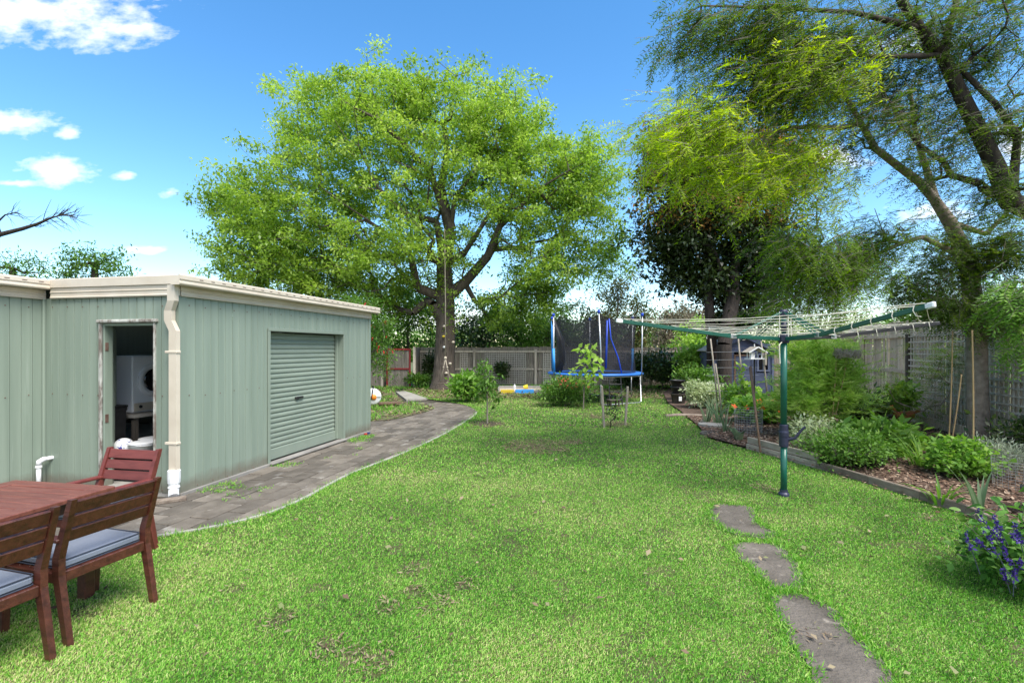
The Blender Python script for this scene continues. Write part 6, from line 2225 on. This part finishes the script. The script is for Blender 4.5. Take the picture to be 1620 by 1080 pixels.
for i, (px, py, lab) in enumerate(((1118, 668, 'leek clump with arching grey green leaves behind the stone pile'), (1136, 672, 'tall leek clump just right of the stone pile'),
                                   (1148, 682, 'leek clump with white bent leaves nearest the mesh guard'), (1128, 655, 'leek clump farthest back before the pale flecked bush'))):
    straps('leek_clump', lab, G(px, py, .05), 15, .72, .024, 'leek', 'leek', .1, .55, 'leek clumps')
straps('cabbage_seedling', 'young cabbage with broad blue green leaves in the mulch', G(1168, 695, .05), 9, .26, .13, 'leek', 'cabbage', .03, .6)
t, C = shrub('nasturtium', 'nasturtium clump with orange red flowers behind the clothesline pole', G(1208, 672, .05) + Vector((.15, .3, 0)), (.75, .55, .30), 1500, .10, .10, 'bright', 'plant', up=.4)
flowers(t, [P(px, py, G(1208, 672).y - .35 + random.uniform(-.1, .1)) for px, py in ((1202, 635), (1224, 634), (1206, 647), (1225, 644), (1198, 650), (1232, 648), (1161, 643), (1190, 650), (1182, 645), (1213, 660))], .07, M['nast'])
# bean vine on the trellis pole
t = thing('bean_vine', 'pale green bean vine twining up the middle trellis pole', 'climber', G(1177, 637, .05), 0)
C = np.array([P(px, py, 12.35 + random.uniform(-.06, .06)) for px, py in [(1171, 575), (1170, 585), (1174, 590), (1168, 596), (1175, 600), (1166, 605), (1180, 607), (1184, 613), (1172, 612), (1188, 606), (1193, 615), (1182, 622), (1196, 612), (1168, 622), (1165, 630)]])
Pt, D, N, L, W, val = cluster_leaves(C, 6, .07, .11, .09, .3)
leaf_obj('foliage', Pt, D, N, L, W, LM['lime'], t, val)
MB().tube([tuple(c) for c in C[np.argsort(C[:, 2])]], .006, 4, False).build('stem', M['twig'], t, False, True)

# big soft bush with narrow yellow green leaves
loc = Vector((5.85, 9.3, .05))
t = thing('feathery_bush', 'large soft feathery yellow green bush behind the clothesline pole', 'shrub', loc, 0)
lob = px_lobes([(1300, 600, 9.3, .62, .55), (1275, 640, 9.2, .5, .45), (1330, 630, 9.2, .38, .5), (1270, 570, 9.4, .32, .28), (1310, 565, 9.3, .4, .28)])
C = lobes_points(lob, 240, .35)
pos, par, rad, tp = grow([loc, loc + Vector((0, 0, .4))], [-1, 0], C, .2, .1, .004, 2.3)
branch_obj('stems', pos, par, rad, M['twig'], t, .03)
Pt, D, N, L, W, val, b0, b1 = sprays(C, 5, .34, 11, .12, .018, -.15, .1, unit(C - np.array(loc)))
leaf_obj('foliage', Pt, D, N, L, W, LM['willowy'], t, val)
# rosemary, herbs and broad leaves
loc = G(1268, 690, .05) + Vector((.15, .2, 0))
t = thing('rosemary_bush', 'grey green rosemary bush just right of the clothesline pole', 'shrub', loc, 0)
C = lobes_points([(loc.x, loc.y, .3, .36, .35, .25), (loc.x + .1, loc.y - .1, .45, .25, .25, .25)], 90, .3)
pos, par, rad, tp = grow([loc, loc + Vector((0, 0, .12))], [-1, 0], C, .12, .1, .003, 2.3)
branch_obj('stems', pos, par, rad, M['twig'], t, .02)
Pt, D, N, L, W, val, b0, b1 = sprays(C, 5, .2, 12, .032, .006, -.6, .06, unit(C - np.array(loc)))
leaf_obj('foliage', Pt, D, N, L, W, LM['rosemary'], t, val)
shrub('mint_bush', 'dense small leaved green herb spilling over the timber edging', (4.72, 6.9, .04), (.48, .62, .28), 6500, .042, .026, 'mid', 'plant', lumps=9)
shrub('flowering_herb', 'green herb with pale flower flecks behind the timber edging beside the pole', (4.75, 7.75, .04), (.42, .4, .34), 2600, .045, .02, 'pale', 'plant')
shrub('broadleaf_clump', 'broad leaved green vegetable clump in front of the hen', (6.35, 8.3, .04), (.62, .5, .19), 1100, .14, .07, 'bright', 'plant', up=.1, droop=.3)
shrub('broadleaf_clump', 'broad leaved green vegetable clump beside the small leaved herb', (5.55, 7.7, .04), (.55, .45, .30), 1300, .13, .065, 'mid', 'plant', up=.1, droop=.3)
straps('daylily_clump', 'strap leaved lily clump arching over the mulch in the bed', (5.75, 6.9, .05), 44, .55, .03, 'bright', 'plant', .16, .75)
straps('daylily_clump', 'smaller strap leaved lily clump between the broad leaved vegetables', (5.95, 7.5, .05), 30, .5, .026, 'bright', 'plant', .14, .7)
shrub('parsley_clump', 'bright green parsley clump between the bamboo canes', (5.78, 6.35, .04), (.42, .38, .25), 3000, .05, .04, 'bright', 'plant', lumps=8)
shrub('silver_bush', 'silver grey curry bush at the foot of the pale tree trunk', (6.25, 6.35, .04), (.42, .36, .25), 3600, .05, .011, 'silver', 'shrub', up=.7)
shrub('dark_undergrowth', 'dark leafy undergrowth against the right fence behind the silver bush', (8.0, 7.3, .03), (.9, .5, .35), 2200, .08, .04, 'citrus', 'plant')
shrub('fence_shrub', 'dark leafy shrub at the fence foot behind the feathery bush', (7.2, 10.3, .03), (.7, .5, .45), 2200, .1, .05, 'citrus')
shrub('fence_sapling', 'small leafy sapling in front of the right fence beside the hen', (8.35, 10.6, .05), (.35, .3, .52), 700, .12, .06, 'mid', 'shrub')
# light feathery branch before the fence boards
loc = Vector((7.95, 10.0, .05))
t = thing('feathery_shoot', 'light green feathery shoot in front of the pale fence palings', 'shrub', loc, 0)
C = lobes_points(px_lobes([(1410, 610, 10, .42, .32), (1390, 640, 10, .3, .3), (1480, 600, 9.6, .4, .35), (1470, 650, 9.6, .4, .2), (1500, 560, 9.6, .3, .3), (1430, 560, 10, .3, .2)]), 62, .2)
pos, par, rad, tp = grow([loc, loc + Vector((0, 0, .5))], [-1, 0], C, .2, .1, .004, 2.3)
branch_obj('stems', pos, par, rad, M['twig'], t, .02)
Pt, D, N, L, W, val, b0, b1 = sprays(C, 5, .36, 12, .07, .009, .1, .12, None)
leaf_obj('foliage', Pt, D, N, L, W, LM['feather'], t, val)
# strap plants at the edge, pot plant
straps('agapanthus', 'green strap leaved plant growing through the timber edging', (4.62, 5.3, .04), 16, .34, .028, 'bright', 'plant', .12, .7)
straps('agapanthus', 'dark upright strap leaved plant beside the violet salvia', (4.75, 5.0, .04), 8, .5, .035, 'leek', 'plant', .05, .3)
shrub('pot_seedling', 'round leaved seedling growing in the large black pot', (5.32, 4.82, .22), (.16, .16, .1), 70, .09, .085, 'bright', 'plant')
# pale shrubs above the right fence
for x, y, z, r, m, lab in ((9.9, 16.5, 1.3, (1.5, .8, .95), 'pale', 'pale leaved tall shrub beyond the right fence behind the clothesline'), (12.2, 16.0, 1.4, (1.4, .9, 1.2), 'mid', 'green tall shrub beyond the right fence behind the feathery foliage'),
                           (12.5, 12.0, 1.4, (1.3, .9, 1.2), 'mid', 'green tall shrub beyond the right fence behind the lattice')):
    shrub('tall_shrub', lab, (x + 1.2, y, 0), r, 2400, .12, .05, m, 'shrub', 'tall shrubs beyond the right fence', base_z=z)

# violet salvia in the near right corner: every leaf and every flower spike a part
loc = Vector((3.52, 3.5, .03))
sv = thing('violet_salvia', 'salvia with heart shaped leaves and violet flower spikes in the near right corner', 'plant', loc, 0)
C = lobes_points([(0.0, 0, .22, .32, .38, .2), (-.1, -.05, .3, .28, .28, .2), (.12, .2, .38, .35, .35, .22), (.0, -.2, .15, .24, .22, .14), (.3, .1, .3, .3, .3, .25)], 170, .45)
C = C[C[:, 2] > .03][:165]
pos, par, rad, tp = grow([(0, 0, 0), (0, 0, .1)], [-1, 0], C, .1, .1, .003, 2.3)
i_ = np.arange(len(pos))[par >= 0]
V, F = frustums(pos[par[i_]], pos[i_], rad[i_] * .9, rad[i_] * .8, 5)
link('stems', np_mesh('stems', V, F, M['stalk'] if 'stalk' in M else M['twig']), sv)
lf = []
for k in range(5):
    n = 5
    vs, fs = [], []
    for q in range(n + 1):
        f = q / n
        wd = .5 * .62 * math.sin(math.pi * (f * .86 + .1)) ** .8
        z = -.28 * f * f
        vs += [(-wd, f, z + .1 * wd), (0, f, z - .05), (wd, f, z + .1 * wd)]
    for q in range(n):
        i = q * 3
        fs += [(i, i + 1, i + 4, i + 3), (i + 1, i + 2, i + 5, i + 4)]
    lf.append(np_mesh('leaf', np.array(vs), np.array(fs), LM['salvia'] if 'salvia' in LM else LM['bright'], np.full(len(fs), .05 + .22 * k), True))
for p in list(C) + [c + rng.normal(size=3) * .05 for c in C[:130]]:
    o = link('leaf', random.choice(lf), sv)
    o.location = p
    s = random.uniform(.045, .092)
    o.scale = (s, s, s)
    o.rotation_euler = (random.gauss(-.1, .45), random.gauss(0, .35), random.uniform(0, 6.28))
C2 = lobes_points([(0.0, 0, .2, .3, .36, .18), (-.12, -.1, .24, .28, .28, .18), (.05, -.2, .14, .26, .22, .13), (.2, .1, .28, .35, .35, .22)], 110, .3)
C2 = C2[C2[:, 2] > .03]
Pt, D, N, L, W, val = cluster_leaves(C2, 13, .09, .055, .034, .2)
kk = Pt[:, 2] > .015
V, F = leaf_verts(Pt[kk], D[kk], N[kk], L[kk], W[kk])
tag(link('small_leaves', np_mesh('small_leaves', V, F, LM['salvia'], val[kk]), sv), kind='stuff')
for (px, py, px2, py2) in ((1545, 805, 1570, 845), (1555, 835, 1580, 880), (1527, 840, 1538, 872), (1575, 830, 1590, 870), (1545, 855, 1556, 865), (1605, 825, 1612, 850), (1586, 900, 1592, 918), (1605, 890, 1604, 915),
                           (1600, 845, 1616, 860), (1570, 815, 1582, 838), (1615, 885, 1612, 900), (1590, 870, 1597, 892)):
    d = 3.22 + random.uniform(-.12, .12)
    a, c = P(px2, py2, d), P(px, py, d)
    m = 34
    f = rng.random(m)
    pts = np.array(a)[None] * (1 - f[:, None]) + np.array(c)[None] * f[:, None] + rng.normal(size=(m, 3)) * .006
    D = unit(rand_dirs(m) + np.array(unit(np.array(c - a)))[None] * .4)
    V, F = leaf_verts(pts - np.array(loc), D, rand_dirs(m), .026 * (1.15 - .5 * f), .014)
    sp_ = link('flower_spike', np_mesh('flower_spike', V, F, LM['blue'], rng.random(m)), sv)
    tag(sp_, kind='stuff')
    MB().tube([a + (a - c) * 1.1 - loc, a - loc, c - loc], [.0035, .003, .0015], 4, False).build('stalk', M['piping'], sp_)
